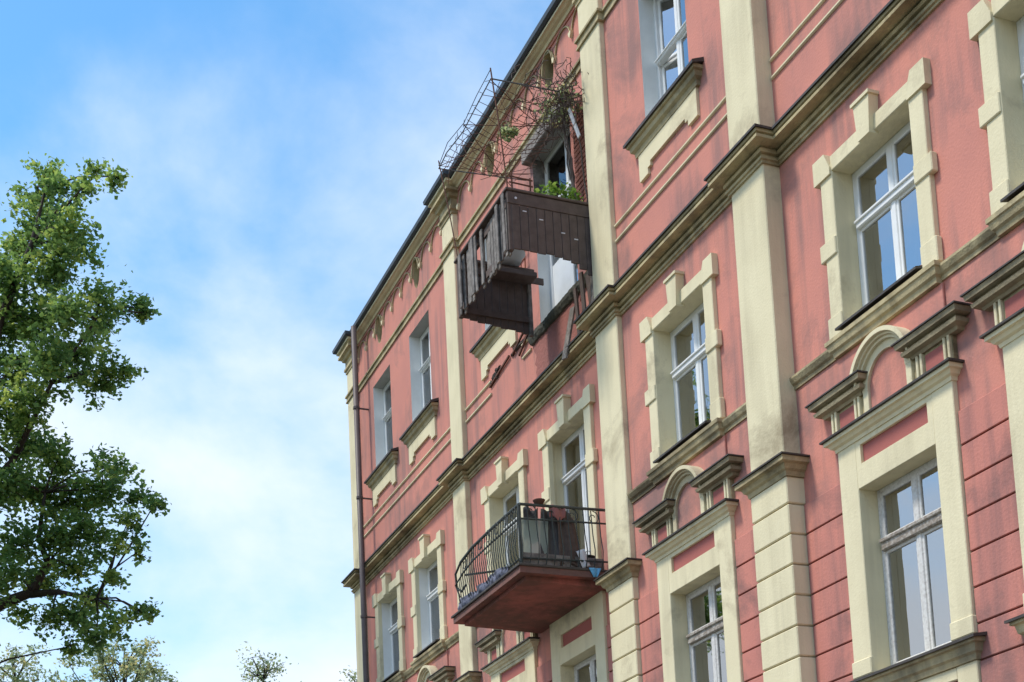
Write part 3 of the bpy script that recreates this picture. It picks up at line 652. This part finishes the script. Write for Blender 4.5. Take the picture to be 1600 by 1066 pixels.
def ragged(x0, x1, z0, z1, y0, y1, seed, k=9, amp=.05):
    r_ = random.Random(seed); pts = []
    for i in range(k): pts.append((x0+(x1-x0)*i/k, z0+r_.uniform(-amp, amp)))
    for i in range(k): pts.append((x1+r_.uniform(-amp, amp), z0+(z1-z0)*i/k))
    for i in range(k): pts.append((x1+(x0-x1)*i/k, z1+r_.uniform(-amp, amp)*.2))
    for i in range(k): pts.append((x0+r_.uniform(-amp, amp), z1+(z0-z1)*i/k))
    return MB().poly(pts, y0, y1)
hp('plaster_scar', ragged(-19.62, -17.9, 9.98, 10.60, -.014, 0, 5).mesh('plaster_scar', 'stain'), label='darker damp scar of torn plaster under the balcony door')
def lump(r_, s):
    bm = bmesh.new(); bmesh.ops.create_icosphere(bm, subdivisions=2, radius=1)
    for v in bm.verts: v.co = Vector((v.co.x*s[0], v.co.y*s[1], v.co.z*s[2]))*(1+r_.uniform(-.35, .35))
    me = bpy.data.meshes.new('rubble'); bm.to_mesh(me); bm.free(); me.materials.append(MT['rubble']); return me
rr = random.Random(8)
for (x, z, s) in [(-21.28, 10.80, .10), (-21.14, 10.86, .07), (-21.42, 10.74, .06), (-21.18, 10.74, .05), (-20.30, 10.86, .10), (-20.12, 10.84, .07), (-20.02, 11.0, .05), (-19.86, 10.95, .08), (-20.5, 10.82, .05), (-19.78, 10.8, .09)]:
    hp('broken_mortar', lump(rr, (s*1.5, .035, s*.55)), x, -.005, z)
for (a, b) in [((-20.45, -.03, 10.80), (-19.7, -.05, 11.02)), ((-20.2, -.03, 10.66), (-19.75, -.04, 10.86)), ((-21.5, -.02, 10.70), (-20.6, -.03, 10.84))]:
    hp('loose_bar', MB().beam(a, b, .03, .03).mesh('loose_bar', 'rust'))
# rusty window guard beside the door and the trellis on the wall by the pilaster
wg = hp('window_guard', MB().tube([(-20.35, -.06, 11.75), (-20.35, -.06, 12.75)], .013).tube([(-19.72, -.06, 11.75), (-19.72, -.06, 12.75)], .013).mesh('window_guard', 'rust_orange'))
for k in range(5): put('guard_bar', cached('gb', lambda: MB().tube([(-20.37, -.075, 0), (-19.70, -.075, 0)], .011).mesh('guard_bar', 'rust_orange')), wg, (0, 0, 11.85+k*.2))
for k in range(3): put('guard_bar', cached('gb2', lambda: MB().tube([(0, -.06, 11.75), (0, -.06, 12.75)], .010).mesh('guard_bar', 'rust_orange')), wg, (-20.19+k*.157, 0, 0))
br = hp('exposed_brickwork', MB().box(-17.86, -17.20, -.012, 0, 11.6, 13.4).mesh('exposed_brickwork', 'soffit_grey'))
bk = cached('bk', lambda: MB().bbox(0, .24, -.022, 0, .006, .070, .006).mesh('brick', 'brick'))
bh = cached('bh', lambda: MB().bbox(0, .115, -.022, 0, .006, .070, .006).mesh('brick', 'brick'))
for j in range(23):
    x = -17.85
    if j % 2: put('brick', bh, br, (x, -.0125, 11.61+j*.078)); x += .125
    while x+.24 < -17.19: put('brick', bk, br, (x, -.0125+random.uniform(-.004, .004), 11.61+j*.078)); x += .25
    if x+.115 < -17.19: put('brick', bh, br, (x, -.0125, 11.61+j*.078))

# wire canopy over the balcony
ZC = 13.28
cn = hp('wire_canopy', MB().tube([(-17.42, -1.5, ZC+.02), (-18.0, -1.51, ZC-.045), (-18.6, -1.49, ZC-.06), (-19.2, -1.52, ZC-.02), (-19.62, -1.5, ZC-.03)], .009).tube([(-17.42, -1.5, ZC+.02), (-17.40, -.02, ZC+.06)], .010)
        .tube([(-19.62, -1.5, ZC-.03), (-19.60, -.02, ZC+.05)], .009).tube([(-17.42, -1.5, ZC+.16), (-17.9, -1.53, ZC+.07), (-18.5, -1.5, ZC+.03), (-19.1, -1.54, ZC+.075), (-19.62, -1.5, ZC+.02)], .006).mesh('wire_canopy', 'wire'), label='sagging wire canopy frame above the collapsed balcony')
for (a, b, r_) in [((B0-.03, YF+.03, ZT), (-17.42, -1.5, ZC+.18), .012), ((A0+.03, YF+.03, ZT), (-19.62, -1.5, ZC+.1), .010)]:
    put('post', MB().tube([a, ((a[0]*.5+b[0]*.5)+.02, (a[1]+b[1])/2, (a[2]+b[2])/2), b], r_).mesh('post', 'rust'), cn)
r_ = random.Random(5)
for k in range(15):
    x = -17.42-2.2*(k+.5)/15
    p0 = (x, -1.5, ZC+.02-.05*k/15); p1 = (x+r_.uniform(-.25, .25), -.02, ZC+.06+r_.uniform(-.1, .1)); pm = ((p0[0]+p1[0])/2+r_.uniform(-.1, .1), -.75, ZC-.06-r_.uniform(0, .22))
    put('wire', MB().tube([p0, pm, p1], .0045, 5).mesh('wire', 'rust'), cn)
for k in range(7):
    y = -1.5+1.45*(k+.7)/7.6
    put('wire', MB().tube([(-17.42, y, ZC), (-18.1, y+r_.uniform(-.1, .1), ZC-.13+r_.uniform(-.06, .06)), (-18.9, y+r_.uniform(-.1, .1), ZC-.14+r_.uniform(-.06, .06)), (-19.6, y, ZC)], .0045, 5).mesh('wire', 'rust'), cn)
for (a, b) in [((-17.42, -1.5, ZC), (-18.6, -.03, 13.5)), ((-19.6, -1.5, ZC), (-17.9, -.05, 13.55)), ((-18.5, -1.5, ZC), (-17.5, -.05, 13.0)), ((-18.5, -1.5, ZC), (-19.5, -.03, 12.8))]:
    put('wire', MB().tube([a, tuple((p+q)/2+(-.05 if i == 2 else 0) for i, (p, q) in enumerate(zip(a, b))), b], .006, 5).mesh('wire', 'rust'), cn)
for k in range(26):                                              # torn, tangled netting
    p = Vector((-17.45-2.1*r_.random()**.8, -1.45+1.4*r_.random(), ZC-.05+r_.uniform(-.15, .1))); pts = [p[:]]
    d = Vector((r_.gauss(0, 1), r_.gauss(0, 1), r_.gauss(0, .35))).normalized()
    for j in range(5):
        d = (d+Vector((r_.gauss(0, .45), r_.gauss(0, .45), r_.gauss(-.08, .3)))).normalized(); p = p+d*.16; p.x = min(max(p.x, -19.6), -17.4); p.y = min(max(p.y, -1.5), -.04); pts.append(p[:])
    put('wire', MB().tube(pts, .004, 4).mesh('wire', 'rust'), cn)
for k in range(9):                                               # slanting ties along the front rail
    x = -17.42-2.2*(k+.6*r_.random())/9
    put('wire', MB().tube([(x, -1.5, ZC+.02-.01*k), (x-.22+.36*r_.random(), -1.51, ZC+.10-.012*k)], .0045, 5).mesh('wire', 'wire'), cn)
# small trellis on the near corner
tr_ = hp('corner_trellis', MB().tube([(B0-.02, -1.36, ZT+.03), (B0-.02, -1.36, ZT+.30)], .014).tube([(B0-.02, -1.08, ZT+.03), (B0-.02, -1.08, ZT+.26)], .014).mesh('corner_trellis', 'rust'))
for dz in (.06, .15, .24): put('slat', MB().tube([(B0-.02, -1.40, ZT+dz), (B0-.02, -1.04, ZT+dz-.01)], .011).mesh('slat', 'rust'), tr_)

# ------------------------------------------------------------------ lower concrete balcony with iron railing
LX0, LX1, LY = -20.10, -17.47, -1.40
def slab():
    b = MB()
    o = [(LX0, LY), (LX1, LY), (LX1+.02, 0), (LX0, 0)]
    zt, ze, zu = 6.21, 6.09, 6.03
    v = [(x, y, zt) for x, y in o]+[(x, y, ze) for x, y in o]
    i_ = [(LX0+.13, LY+.13), (LX1-.13, LY+.13), (LX1-.11, 0), (LX0+.13, 0)]
    v += [(x, y, ze-.002) for x, y in i_]+[(x, y, zu-.04*(y > -.1)) for x, y in i_]
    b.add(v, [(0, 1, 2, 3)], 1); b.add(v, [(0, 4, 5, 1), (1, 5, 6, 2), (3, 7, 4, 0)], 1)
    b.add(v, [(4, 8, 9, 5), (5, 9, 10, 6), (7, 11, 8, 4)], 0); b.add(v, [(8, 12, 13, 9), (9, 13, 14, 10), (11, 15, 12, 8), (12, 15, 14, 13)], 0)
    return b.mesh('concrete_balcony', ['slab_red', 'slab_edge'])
cbal = hp('concrete_balcony', slab(), label='oxblood red concrete balcony slab with a bent iron railing')
put('slab_lip', MB().bbox(LX0-.03, LX1+.03, LY-.03, LY+.0, 6.18, 6.215, .006).bbox(LX1+.001, LX1+.03, LY+.001, -.01, 6.18, 6.215, .006).mesh('slab_lip', 'flash'), cbal)
rx0, rx1, ry = LX0+.10, LX1-.10, LY+.07
tz = 7.09
def rail(pts, r, nm='rail', m='iron'): put(nm, MB().tube(pts, r, 8).mesh(nm, m), cbal)
sag = lambda x: -.05*max(0, (-18.6-x))
for dz, r in ((0, .022), (-.20, .014), (-.76, .014)):
    rail([(rx1+.02*(dz == 0), ry, tz+dz), (rx1+.04, -.02, tz+dz+.03)], r)
    rail([(rx1, ry, tz+dz), (-18.6, ry-.01, tz+dz-.01), (-19.3, ry-.03, tz+dz-.05), (rx0+.25, ry-.05, tz+dz-.14)], r)
rail([(rx0+.25, ry-.05, tz-.14), (rx0+.05, ry-.06, tz-.26), (rx0-.02, ry-.02, tz-.45), (rx0+.12, ry, tz-.55), (rx0+.3, ry, tz-.5)], .018, 'bent_rail')
rail([(rx0+.3, ry-.05, tz-.34), (rx0, ry-.05, tz-.42), (rx0+.05, ry, tz-.62)], .013, 'bent_rail')
for dz in (0, -.76): rail([(rx0+.02, ry+.1, tz+dz-.25*(dz == 0)), (rx0, -.02, tz+dz)], .018)
for k in range(26):
    x = rx1-(rx1-rx0-.2)*k/25; d = -.14*max(0, (-18.9-x))
    rail([(x, ry-.01, 6.23), (x, ry-.07, 6.36), (x, ry-.085, 6.5), (x, ry-.04, 6.72), (x+random.uniform(-.01, .01), ry-.015, tz+d)], .008, 'baluster')
for k in range(11):
    y = ry+(0-ry)*k/11
    rail([(rx1+.04*k/11, y, 6.23), (rx1+.06+.04*k/11, y, 6.36), (rx1+.075+.04*k/11, y, 6.5), (rx1+.03+.04*k/11, y, 6.72), (rx1+.04*k/11, y, tz)], .008, 'baluster')
def scroll(a, b, up_=1):
    a, b = Vector(a), Vector(b); d = b-a; pts = []
    for k in range(19):
        t = -2.4*math.pi*(1-k/18)+math.pi*.5; q = .03+.07*k/18
        pts.append(a+d*(.5+q*math.cos(t)*1.6/ max(d.length, .01)*.6)+Vector((0, 0, up_*q*math.sin(t))))
    return [p[:] for p in pts]
for k in range(7):
    x = rx1-.14-.32*k; dd = -.14*max(0, (-18.9-x))
    rail(scroll((x-.15, ry-.03, tz-.10+dd), (x+.15, ry-.03, tz-.10+dd)), .007, 'scroll')
for k in range(4):
    y = ry+.16+.32*k
    rail(scroll((rx1+.03, y-.15, tz-.10), (rx1+.03, y+.15, tz-.10)), .007, 'scroll')
put('corner_post', MB().bbox(rx1-.02, rx1+.02, ry-.02, ry+.02, 6.21, tz, .004).mesh('corner_post', 'iron'), cbal)
put('kick_board', MB().bbox(rx1-.03, rx1-.015, ry+.03, -.05, 6.215, 6.42, .004).mesh('kick_board', 'plank_grey'), cbal)

# ------------------------------------------------------------------ things lying on the balconies and hanging at the windows
def sheet(x_fn, nu, nv, mat, smooth=True, th=.008):
    v = [x_fn(i/nu, j/nv) for j in range(nv+1) for i in range(nu+1)]
    fs = [(j*(nu+1)+i, j*(nu+1)+i+1, (j+1)*(nu+1)+i+1, (j+1)*(nu+1)+i) for j in range(nv) for i in range(nu)]
    me = bpy.data.meshes.new('cloth'); me.from_pydata([tuple(q) for q in v], [], fs); me.materials.append(MT[mat])
    if smooth: me.shade_smooth()
    return me
def cloth(name, me, label, cat, group=None, th=.008):
    o = put(name, me); m = o.modifiers.new('thickness', 'SOLIDIFY'); m.thickness = th; m.offset = 0
    return tag(o, label, cat, group)
def wob(u, v, a, s): return a*(math.sin(u*9+s)+.6*math.sin(u*17+2*s+v*3)+.4*math.sin(v*7+s))
tag(put('plastic_sheet', MB().add([(rx1-.05, -1.31, 6.40), (rx1-.05, -.90, 6.40), (rx1-.07, -.86, 6.95), (rx1-.06, -1.31, 6.93)], [(0, 1, 2, 3)]).mesh('plastic_sheet', 'glass_green')),
    'pale green plastic sheet behind the railing of the lower balcony', 'plastic sheet').modifiers.new('t', 'SOLIDIFY').thickness = .006
cloth('dark_blanket', sheet(lambda u, v: (rx1-.05+wob(u, v, .018, 1)-.05*v, -.96+.32*u+.12*(1-v)*(u-.6), 6.24+.86*v-.02*math.sin(u*6)), 22, 12, 'cloth_dark'), 'dark grey blanket hung over the lower balcony railing', 'blanket')
cloth('brown_coat', sheet(lambda u, v: (rx1-.02+wob(u, v, .022, 2.4)-.03*v, -.74+.32*u*(1.2-.35*v), 6.26+.80*v+.05*math.sin(u*5)), 22, 12, 'cloth_brown'), 'crumpled brown coat hanging beside the dark blanket', 'coat')
cloth('grey_towel', sheet(lambda u, v: (rx1-.11+wob(u, v, .016, 6), -1.22+.22*u, 6.62+.47*v+.03*math.sin(u*7)), 14, 8, 'cloth_dark'), 'grey towel folded over the corner of the lower railing', 'towel')
cloth('red_cloth', sheet(lambda u, v: (rx1+.03+wob(u, v, .014, 4), -.88+.24*u, 6.93+.17*v+.03*math.sin(u*8)), 14, 6, 'cloth_red'), 'faded red cloth draped on the top rail of the lower balcony', 'cloth')
cloth('white_rag', sheet(lambda u, v: (rx1+.03+wob(u, v, .012, 3), -.50+.13*u+.09*(1-v), 6.24+.24*v+.05*u), 10, 8, 'cloth_white'), 'white rag hanging at the railing above the blue rag', 'rag')
cloth('blue_rag', sheet(lambda u, v: (LX1+.045+wob(u, v, .008, 5), -.37+.19*u*(.25+.75*v)+.07*(1-v), 6.09+.13*v), 10, 6, 'cloth_blue'), 'small light blue rag drooping over the slab edge', 'rag')
cloth('blue_grey_cloth', sheet(lambda u, v: (rx0+.08+1.95*u, ry-.05+wob(u*2, v, .02, 2)-.02*v, 6.22+(.14+.02*math.sin(u*11)+.012*math.sin(u*29))*v), 46, 8, 'cloth_bluegrey'), 'blue grey patterned cloth strip along the foot of the lower railing', 'cloth')
bkt = tag(put('bucket', None, None, (rx1-.17, -.25, 6.215)), 'black plastic bucket on the lower balcony beside the door', 'bucket')
def lathe(prof, n=16):
    b = MB(); v = [(r*math.cos(2*math.pi*j/n), r*math.sin(2*math.pi*j/n), z) for r, z in prof for j in range(n)]
    return b.add(v, [(i*n+j, i*n+(j+1) % n, (i+1)*n+(j+1) % n, (i+1)*n+j) for i in range(len(prof)-1) for j in range(n)])
put('body', lathe([(.001, .005), (.10, .005), (.125, .24), (.135, .24), (.135, .26), (.115, .255), (.095, .03), (.001, .03)]).mesh('body', 'black_plastic', True), bkt)
put('handle', MB().tube([(.13*math.cos(t), .01, .25+.1*math.sin(t)) for t in np.linspace(0, math.pi, 9)], .005).mesh('handle', 'iron'), bkt)
def leafy(n, c, rad, size, mat, seed, name='leaves'):
    g = np.random.default_rng(seed)
    d = g.normal(size=(n, 3)); d /= np.linalg.norm(d, axis=1)[:, None]
    P = np.array(c)+d*np.array(rad)*g.uniform(.2, 1, (n, 1))**.6
    return leaves_mesh(P, size, mat, g, name)
def leaves_mesh(P, size, mat, g, name='leaves', tone=None, aspect=.62):
    n = len(P); a = g.normal(size=(n, 3)); a[:, 2] *= .6; a /= np.linalg.norm(a, axis=1)[:, None]
    nn = g.normal(size=(n, 3)); nn[:, 2] = np.abs(nn[:, 2])+.35
    b = np.cross(nn, a); b /= np.linalg.norm(b, axis=1)[:, None]; up_ = np.cross(a, b)
    s = size*g.uniform(.6, 1.25, (n, 1)); h = s*.5; w = s*aspect*.5
    V = np.stack([P-a*h, P+b*w-up_*w*.35, P+a*h, P-b*w-up_*w*.35], 1).reshape(-1, 3)
    i = np.arange(n)*4
    F = np.concatenate([np.stack([i, i+1, i+2], 1), np.stack([i, i+2, i+3], 1)])
    me = bpy.data.meshes.new(name); me.vertices.add(len(V)); me.vertices.foreach_set('co', V.astype(np.float32).ravel())
    me.loops.add(F.size); me.loops.foreach_set('vertex_index', F.astype(np.int32).ravel())
    me.polygons.add(len(F)); me.polygons.foreach_set('loop_start', np.arange(0, F.size, 3, dtype=np.int32))
    me.update(calc_edges=True); me.materials.append(MT[mat])
    t = g.uniform(0, 1, n) if tone is None else np.clip(tone+g.normal(0, .13, n), 0, 1)
    at = me.attributes.new('tone', 'FLOAT', 'POINT'); at.data.foreach_set('value', np.repeat(t, 4).astype(np.float32))
    return me
# top things: plant box plants on the wooden balcony
bx = tag(put('planter_box', None, None, (B0-.17, -.62, ZT-.24)), 'wooden planter with a bright green bushy plant on the collapsed balcony', 'planter')
put('box', MB().bbox(-.10, .10, -.42, .42, 0, .20, .01).mesh('box', 'plank_brown'), bx)
put('bracket', MB().beam((.08, -.3, .19), (.16, -.3, .245), .02, .012).beam((.08, .3, .19), (.16, .3, .245), .02, .012).mesh('bracket', 'iron'), bx)
pn = put('plant', leafy(330, (0, .05, .38), (.17, .40, .27), .085, 'leaf_bright', 31), bx); pn['kind'] = 'stuff'
put('stems', MB().tube([(0, .1, .15), (.02, .0, .5)], .008).tube([(0, .12, .15), (0, .3, .55)], .008).tube([(0, .12, .15), (-.05, .1, .6)], .008).mesh('stems', 'vine'), bx)
vb = tag(put('climbing_vine', None, None, (-17.5, -.05, 11.5)), 'tangle of dead brown vine at the canopy corner beside the pilaster', 'vine')
g = random.Random(21); b = MB()
for k in range(6):
    x = g.uniform(-.30, .22); pts = [(x, -.03, .0)]
    for j in range(1, 9): x += g.uniform(-.06, .07); pts.append((x, -.03-.03*j+g.uniform(-.03, .03), j*.235))
    b.tube(pts, [.016-.0012*j for j in range(9)], 5)
put('stem', b.mesh('stem', 'vine'), vb)
b = MB()
for k in range(190):
    c_ = Vector((g.gauss(-.05, .26), -.08-abs(g.gauss(0, .34)), 1.78+g.gauss(0, .13)))
    p = [c_]; d = Vector((g.gauss(0, 1), g.gauss(0, 1), g.gauss(0, .7))).normalized()
    for j in range(4): d = (d+Vector((g.gauss(0, .6), g.gauss(0, .6), g.gauss(0, .6)-.1))).normalized(); p.append(p[-1]+d*.10)
    b.tube([q[:] for q in p], .0055, 4)
tw = put('twigs', b.mesh('twigs', 'vine'), vb); tw['kind'] = 'stuff'
dl = put('dry_leaves', leafy(260, (-.05, -.3, 1.75), (.45, .42, .2), .07, 'leaf_pale', 77), vb); dl['kind'] = 'stuff'
tag(put('hanging_batten', MB().beam((-17.36, -.32, 13.05), (-17.22, -.25, 12.55), .06, .02, 0, (0, 1, 0)).mesh('hanging_batten', 'cloth_white')), 'pale loose batten hanging under the dead vine', 'batten')
bs = tag(put('wash_basin', lathe([(.001, 0), (.16, 0), (.22, .13), (.24, .135), (.235, .15), (.205, .14), (.15, .02), (.001, .015)], 20).mesh('wash_basin', 'basin', True), None, (A0+.16, -.62, ZT+.052)), 'pale grey plastic basin on the far rail of the collapsed balcony', 'basin')
lt = tag(put('green_clump', leafy(150, (-18.35, -.85, 13.2), (.16, .16, .10), .08, 'leaf_pale', 5)), 'pale withered plant clump caught in the wire canopy', 'plant clump')
lt['kind'] = 'stuff'
ht = tag(put('flower_bowl', lathe([(.001, 0), (.05, 0), (.085, .055), (.09, .065), (.07, .06), (.001, .05)], 14).mesh('flower_bowl', 'terracotta', True), None, (rx1-.0, -1.02, tz+.024)), 'brown bowl sitting on the top rail of the lower balcony', 'bowl')
# net curtains
def curtain(x0, x1, y, z0, z1, ph, label):
    me = sheet(lambda u, v: (x0+(x1-x0)*u, y+.022*math.sin(u*(x1-x0)*55+ph)+.01*math.sin(u*31+ph), z0+(z1-z0)*v), 60, 2, 'lace')
    tag(put('net_curtain', me), label, 'curtain', 'net curtains behind the windows')
for (ci, row, xa, xb, lab) in [(5, 'mid', .08, .58, 'white net curtain behind the right sash of the pedimented bay\'s upper window'), (5, 'low', -.40, .58, 'white net curtain behind the old grey framed window with bare timber transom'),
                               (4, 'low', -.55, .58, 'white net curtain behind the lower window between the two tall pilasters'), (2, 'mid', -.58, .58, 'white net curtain behind the window left of the lower balcony'),
                               (0, 'mid', -.58, .58, 'white net curtain in the middle floor window beside the downpipe'), (4, 'mid', .1, .58, 'white net curtain behind the surrounded window between the two tall pilasters'), (1, 'mid', -.58, .2, 'white net curtain in the middle floor window next to the slim left pilaster'), (3, 'low', -.5, .5, 'white net curtain in the window under the lower balcony'), (6, 'mid', -.55, .3, 'white net curtain in the second middle floor window past the broad soot stained pilaster'), (1, 'top', -.55, .1, 'white net curtain in the top floor window left of the collapsed balcony')]:
    c, y = COLS[ci]; h, z0, z1 = OPEN[row]
    curtain(c+xa, c+xb, y+.42, z0-.05, z1+.02, ci*1.3, lab)

# ------------------------------------------------------------------ trees
def tree(name, label, base, limbs, clumps, leaf, mat, seed, dens=1.0, group=None, aspect=.7, tone0=.45, nlf=1.0):
    root = tag(put(name, None, None, base), label, 'tree', group)
    g = np.random.default_rng(seed); rg = random.Random(seed); bz = Vector(base)
    b = MB()
    for pts, r0, r1_ in limbs:
        k = len(pts); b.tube([tuple(Vector(p)-bz) for p in pts], [r0+(r1_-r0)*i/(k-1) for i in range(k)], 9)
    nodes = [Vector(p) for pts, _, _ in limbs for p in pts[1:]]
    put('trunk', b.mesh('trunk', 'bark', True), root)
    Ps = []; Ts = []; bb = MB()
    for (x, y, z, r) in clumps:
        c = Vector((x, y, z)); nd = min(nodes, key=lambda q: (q-c).length+max(0, q.z-c.z+(.9*math.hypot(q.x-c.x, q.y-c.y) if nlf < 1 else 0))*1.8)
        m = (nd+c)/2+Vector((rg.uniform(-.1, .1), rg.uniform(-.1, .1), .12))
        bb.tube([tuple(nd-bz), tuple(m-bz), tuple(c-bz)], [.03*min(1.5, r*1.6+.2), .022, .01], 5)
        nt_ = max(6, int(30*(r/.55)**2*dens))
        for t in range(nt_):
            d = g.normal(size=3); d[2] *= .85; d /= np.linalg.norm(d); rr_ = r*(g.uniform(.25, .98) if t % 9 else 1.15)
            tip = np.array(c)+d*rr_
            if t % 3 == 0: bb.tube([tuple(c-bz), tuple(Vector(np.array(c)*.5+tip*.5)-bz+Vector((0, 0, .03))), tuple(Vector(tip)-bz)], [.012, .008, .004], 4)
            nl = int(g.integers(18, 36)*nlf); s = .075+.095*r
            q = tip+g.normal(size=(nl, 3))*np.array([s, s, s*.75])
            Ps.append(q-np.array(base)); Ts.append(np.full(nl, np.clip(tone0+.28*g.normal(), 0, 1)))
    put('branches', bb.mesh('branches', 'bark', True), root)
    P = np.concatenate(Ps); T = np.concatenate(Ts)
    cr = put('crown', leaves_mesh(P, leaf, mat, g, 'crown', T, aspect), root); cr['kind'] = 'stuff'
    return root
CL = [(-30.39, -6.37, 18.56, 0.36), (-29.29, -6.15, 17.6, 0.35), (-30.61, -6.55, 18.14, 0.42), (-27.98, -5.66, 17.35, 0.28), (-29.05, -5.11, 18.01, 0.19), (-28.82, -5.82, 17.39, 0.24), (-30.26, -6.58, 17.36, 0.57), (-28.57, -6.17, 16.41, 0.52), (-30.66, -6.95, 16.92, 0.49), (-29.61, -6.32, 16.33, 0.54), (-30.21, -5.67, 16.83, 0.41), (-29.05, -5.36, 16.19, 0.24), (-29.74, -7.14, 15.69, 0.58), (-30.31, -6.39, 16.11, 0.46), (-30.54, -5.78, 16.33, 0.28), (-28.94, -5.45, 15.14, 0.47), (-30.12, -4.69, 15.7, 0.33), (-29.91, -4.39, 15.5, 0.14), (-28.77, -6.1, 14.67, 0.55), (-30.07, -6.61, 15.09, 0.62), (-30.57, -7.22, 15.11, 0.62), (-30.4, -5.4, 15.3, 0.41), (-29.99, -5.85, 14.39, 0.59), (-28.98, -6.59, 13.75, 0.6), (-29.35, -5.22, 13.83, 0.37), (-29.18, -4.85, 13.87, 0.19), (-29.52, -5.53, 13.58, 0.35), (-31.25, -7.05, 14.51, 0.64), (-29.42, -6.18, 13.39, 0.47), (-29.42, -6.81, 12.96, 0.57), (-30.37, -7.24, 13.03, 0.53), (-30.34, -6.42, 12.98, 0.38), (-31.31, -6.8, 12.76, 0.63), (-30.23, -6.24, 12.11, 0.48), (-29.2, -5.71, 11.91, 0.31), (-30.63, -5.08, 12.26, 0.44), (-29.72, -5.4, 11.45, 0.48), (-29.9, -4.66, 11.39, 0.35), (-29.33, -4.42, 10.99, 0.21), (-28.96, -5.0, 10.47, 0.31), (-30.49, -5.96, 11.4, 0.62), (-30.92, -6.57, 11.64, 0.63), (-29.75, -7.29, 11.27, 0.6), (-29.82, -5.53, 10.51, 0.45), (-29.9, -6.29, 10.33, 0.58), (-29.76, -7.05, 10.08, 0.6), (-29.1, -5.18, 10.03, 0.26), (-30.73, -4.55, 10.45, 0.17), (-31.1, -5.78, 10.07, 0.47), (-29.61, -5.18, 9.44, 0.21), (-31.09, -6.57, 9.79, 0.49), (-29.62, -7.3, 9.35, 0.46), (-31.09, -5.39, 9.46, 0.39), (-29.88, -4.7, 8.88, 0.27), (-30.46, -4.35, 8.97, 0.14), (-29.47, -5.21, 8.45, 0.34), (-29.99, -5.91, 8.75, 0.45), (-30.13, -6.41, 8.69, 0.34), (-31.34, -5.38, 8.61, 0.39), (-30.25, -6.02, 8.14, 0.24), (-30.72, -6.93, 8.9, 0.29), (-32.03, -7.8, 16.32, 0.71), (-32.1, -8.06, 14.98, 0.84), (-30.23, -8.0, 12.74, 0.79), (-30.16, -8.25, 11.32, 0.91), (-32.26, -8.06, 10.68, 0.83), (-29.49, -7.91, 8.87, 0.51), (-30.39, -8.97, 14.61, 0.79), (-32.57, -9.09, 13.87, 0.98), (-33.0, -9.21, 12.28, 0.98), (-30.41, -9.08, 9.72, 0.77), (-29.64, -9.91, 13.32, 0.76), (-32.83, -10.23, 12.69, 0.97), (-32.34, -10.08, 10.67, 0.81), (-29.05, -7.67, 15.66, 0.39), (-30.49, -8.48, 15.86, 0.53), (-29.58, -8.15, 7.84, 0.5), (-32.52, -9.2, 8.97, 0.68)]
CL = [c for i, c in enumerate(CL) if i not in (11, 14, 28, 31, 34)]
tree('street_tree', 'tall green leafy street tree growing apart from the house', (-32.0, -8.4, GZ-.16),
     [([(-32.0, -8.4, GZ-.2), (-32.0, -8.35, 2.0), (-31.85, -8.33, 4.5), (-31.47, -8.28, 7.56), (-31.23, -8.16, 8.96), (-30.91, -8.04, 11.07), (-30.56, -7.86, 13.17), (-30.11, -7.37, 15.0), (-29.65, -6.76, 16.56), (-29.4, -6.5, 17.7)], .34, .02),
      ([(-31.3, -8.2, 8.5), (-30.88, -7.36, 9.12), (-30.59, -6.74, 9.35), (-30.38, -6.44, 9.93), (-30.39, -6.62, 10.47), (-30.22, -6.5, 11.39)], .15, .03),
      ([(-30.6, -6.78, 9.3), (-30.38, -6.25, 9.32), (-30.09, -5.51, 9.15)], .09, .03),
      ([(-30.91, -8.04, 11.07), (-30.39, -7.12, 12.08), (-29.88, -6.39, 13.63), (-29.35, -5.53, 14.91)], .09, .02),
      ([(-31.3, -8.2, 8.9), (-31.6, -9.0, 11.0), (-31.8, -9.4, 13.5)], .16, .05)],
     CL, .125, 'leaf', 3, 1.0)
def far_tree(name, label, x, y, ztop, spread, seed, dens, leaf, grp):
    g = np.random.default_rng(seed); cl = []
    for k in range(int(16+14*spread) if spread > 2 else 14):
        t = g.uniform(0, 1); rr_ = spread*(1-t*.75)*math.sqrt(g.uniform(0.05, 1)); a = g.uniform(0, 2*math.pi)
        cl.append((x+rr_*math.cos(a), y+rr_*math.sin(a), ztop-.35-(1-t)*(1.2+2.6*g.uniform(0, 1)**2)*(spread/2)+g.uniform(-.25, .25), g.uniform(.2, .45)))
    cl.append((x, y, ztop-.35, .35))
    tree(name, label, (x, y, GZ-.16), [([(x, y, GZ-.2), (x+.1, y, 3), (x, y+.1, 5.5), (x+.05, y+.05, 7), (x-.05, y, 8), (x, y-.05, 9), (x, y, ztop-1)], .24, .03)], cl, leaf, 'leaf_pale', seed, dens, grp, .6, .55, .8 if spread > 2 else .3)
far_tree('background_tree', 'pale sparse tree rising behind the lowest boughs of the street tree', -40, -3.6, 11.2, 3.0, 41, .2, .11, None)
far_tree('background_tree', 'pale yellowish tree half hidden under the street tree crown', -40.9, -6.4, 10.95, 2.8, 44, .24, .11, None)
far_tree('background_tree', 'slim pale tree whose tip stands alone in the open sky', -43.4, 1.1, 11.9, 1.1, 42, .12, .11, None)
far_tree('background_tree', 'far tree whose leafy tip shows beside the house corner', -45.6, 4.9, 12.2, 1.4, 43, .15, .11, None)
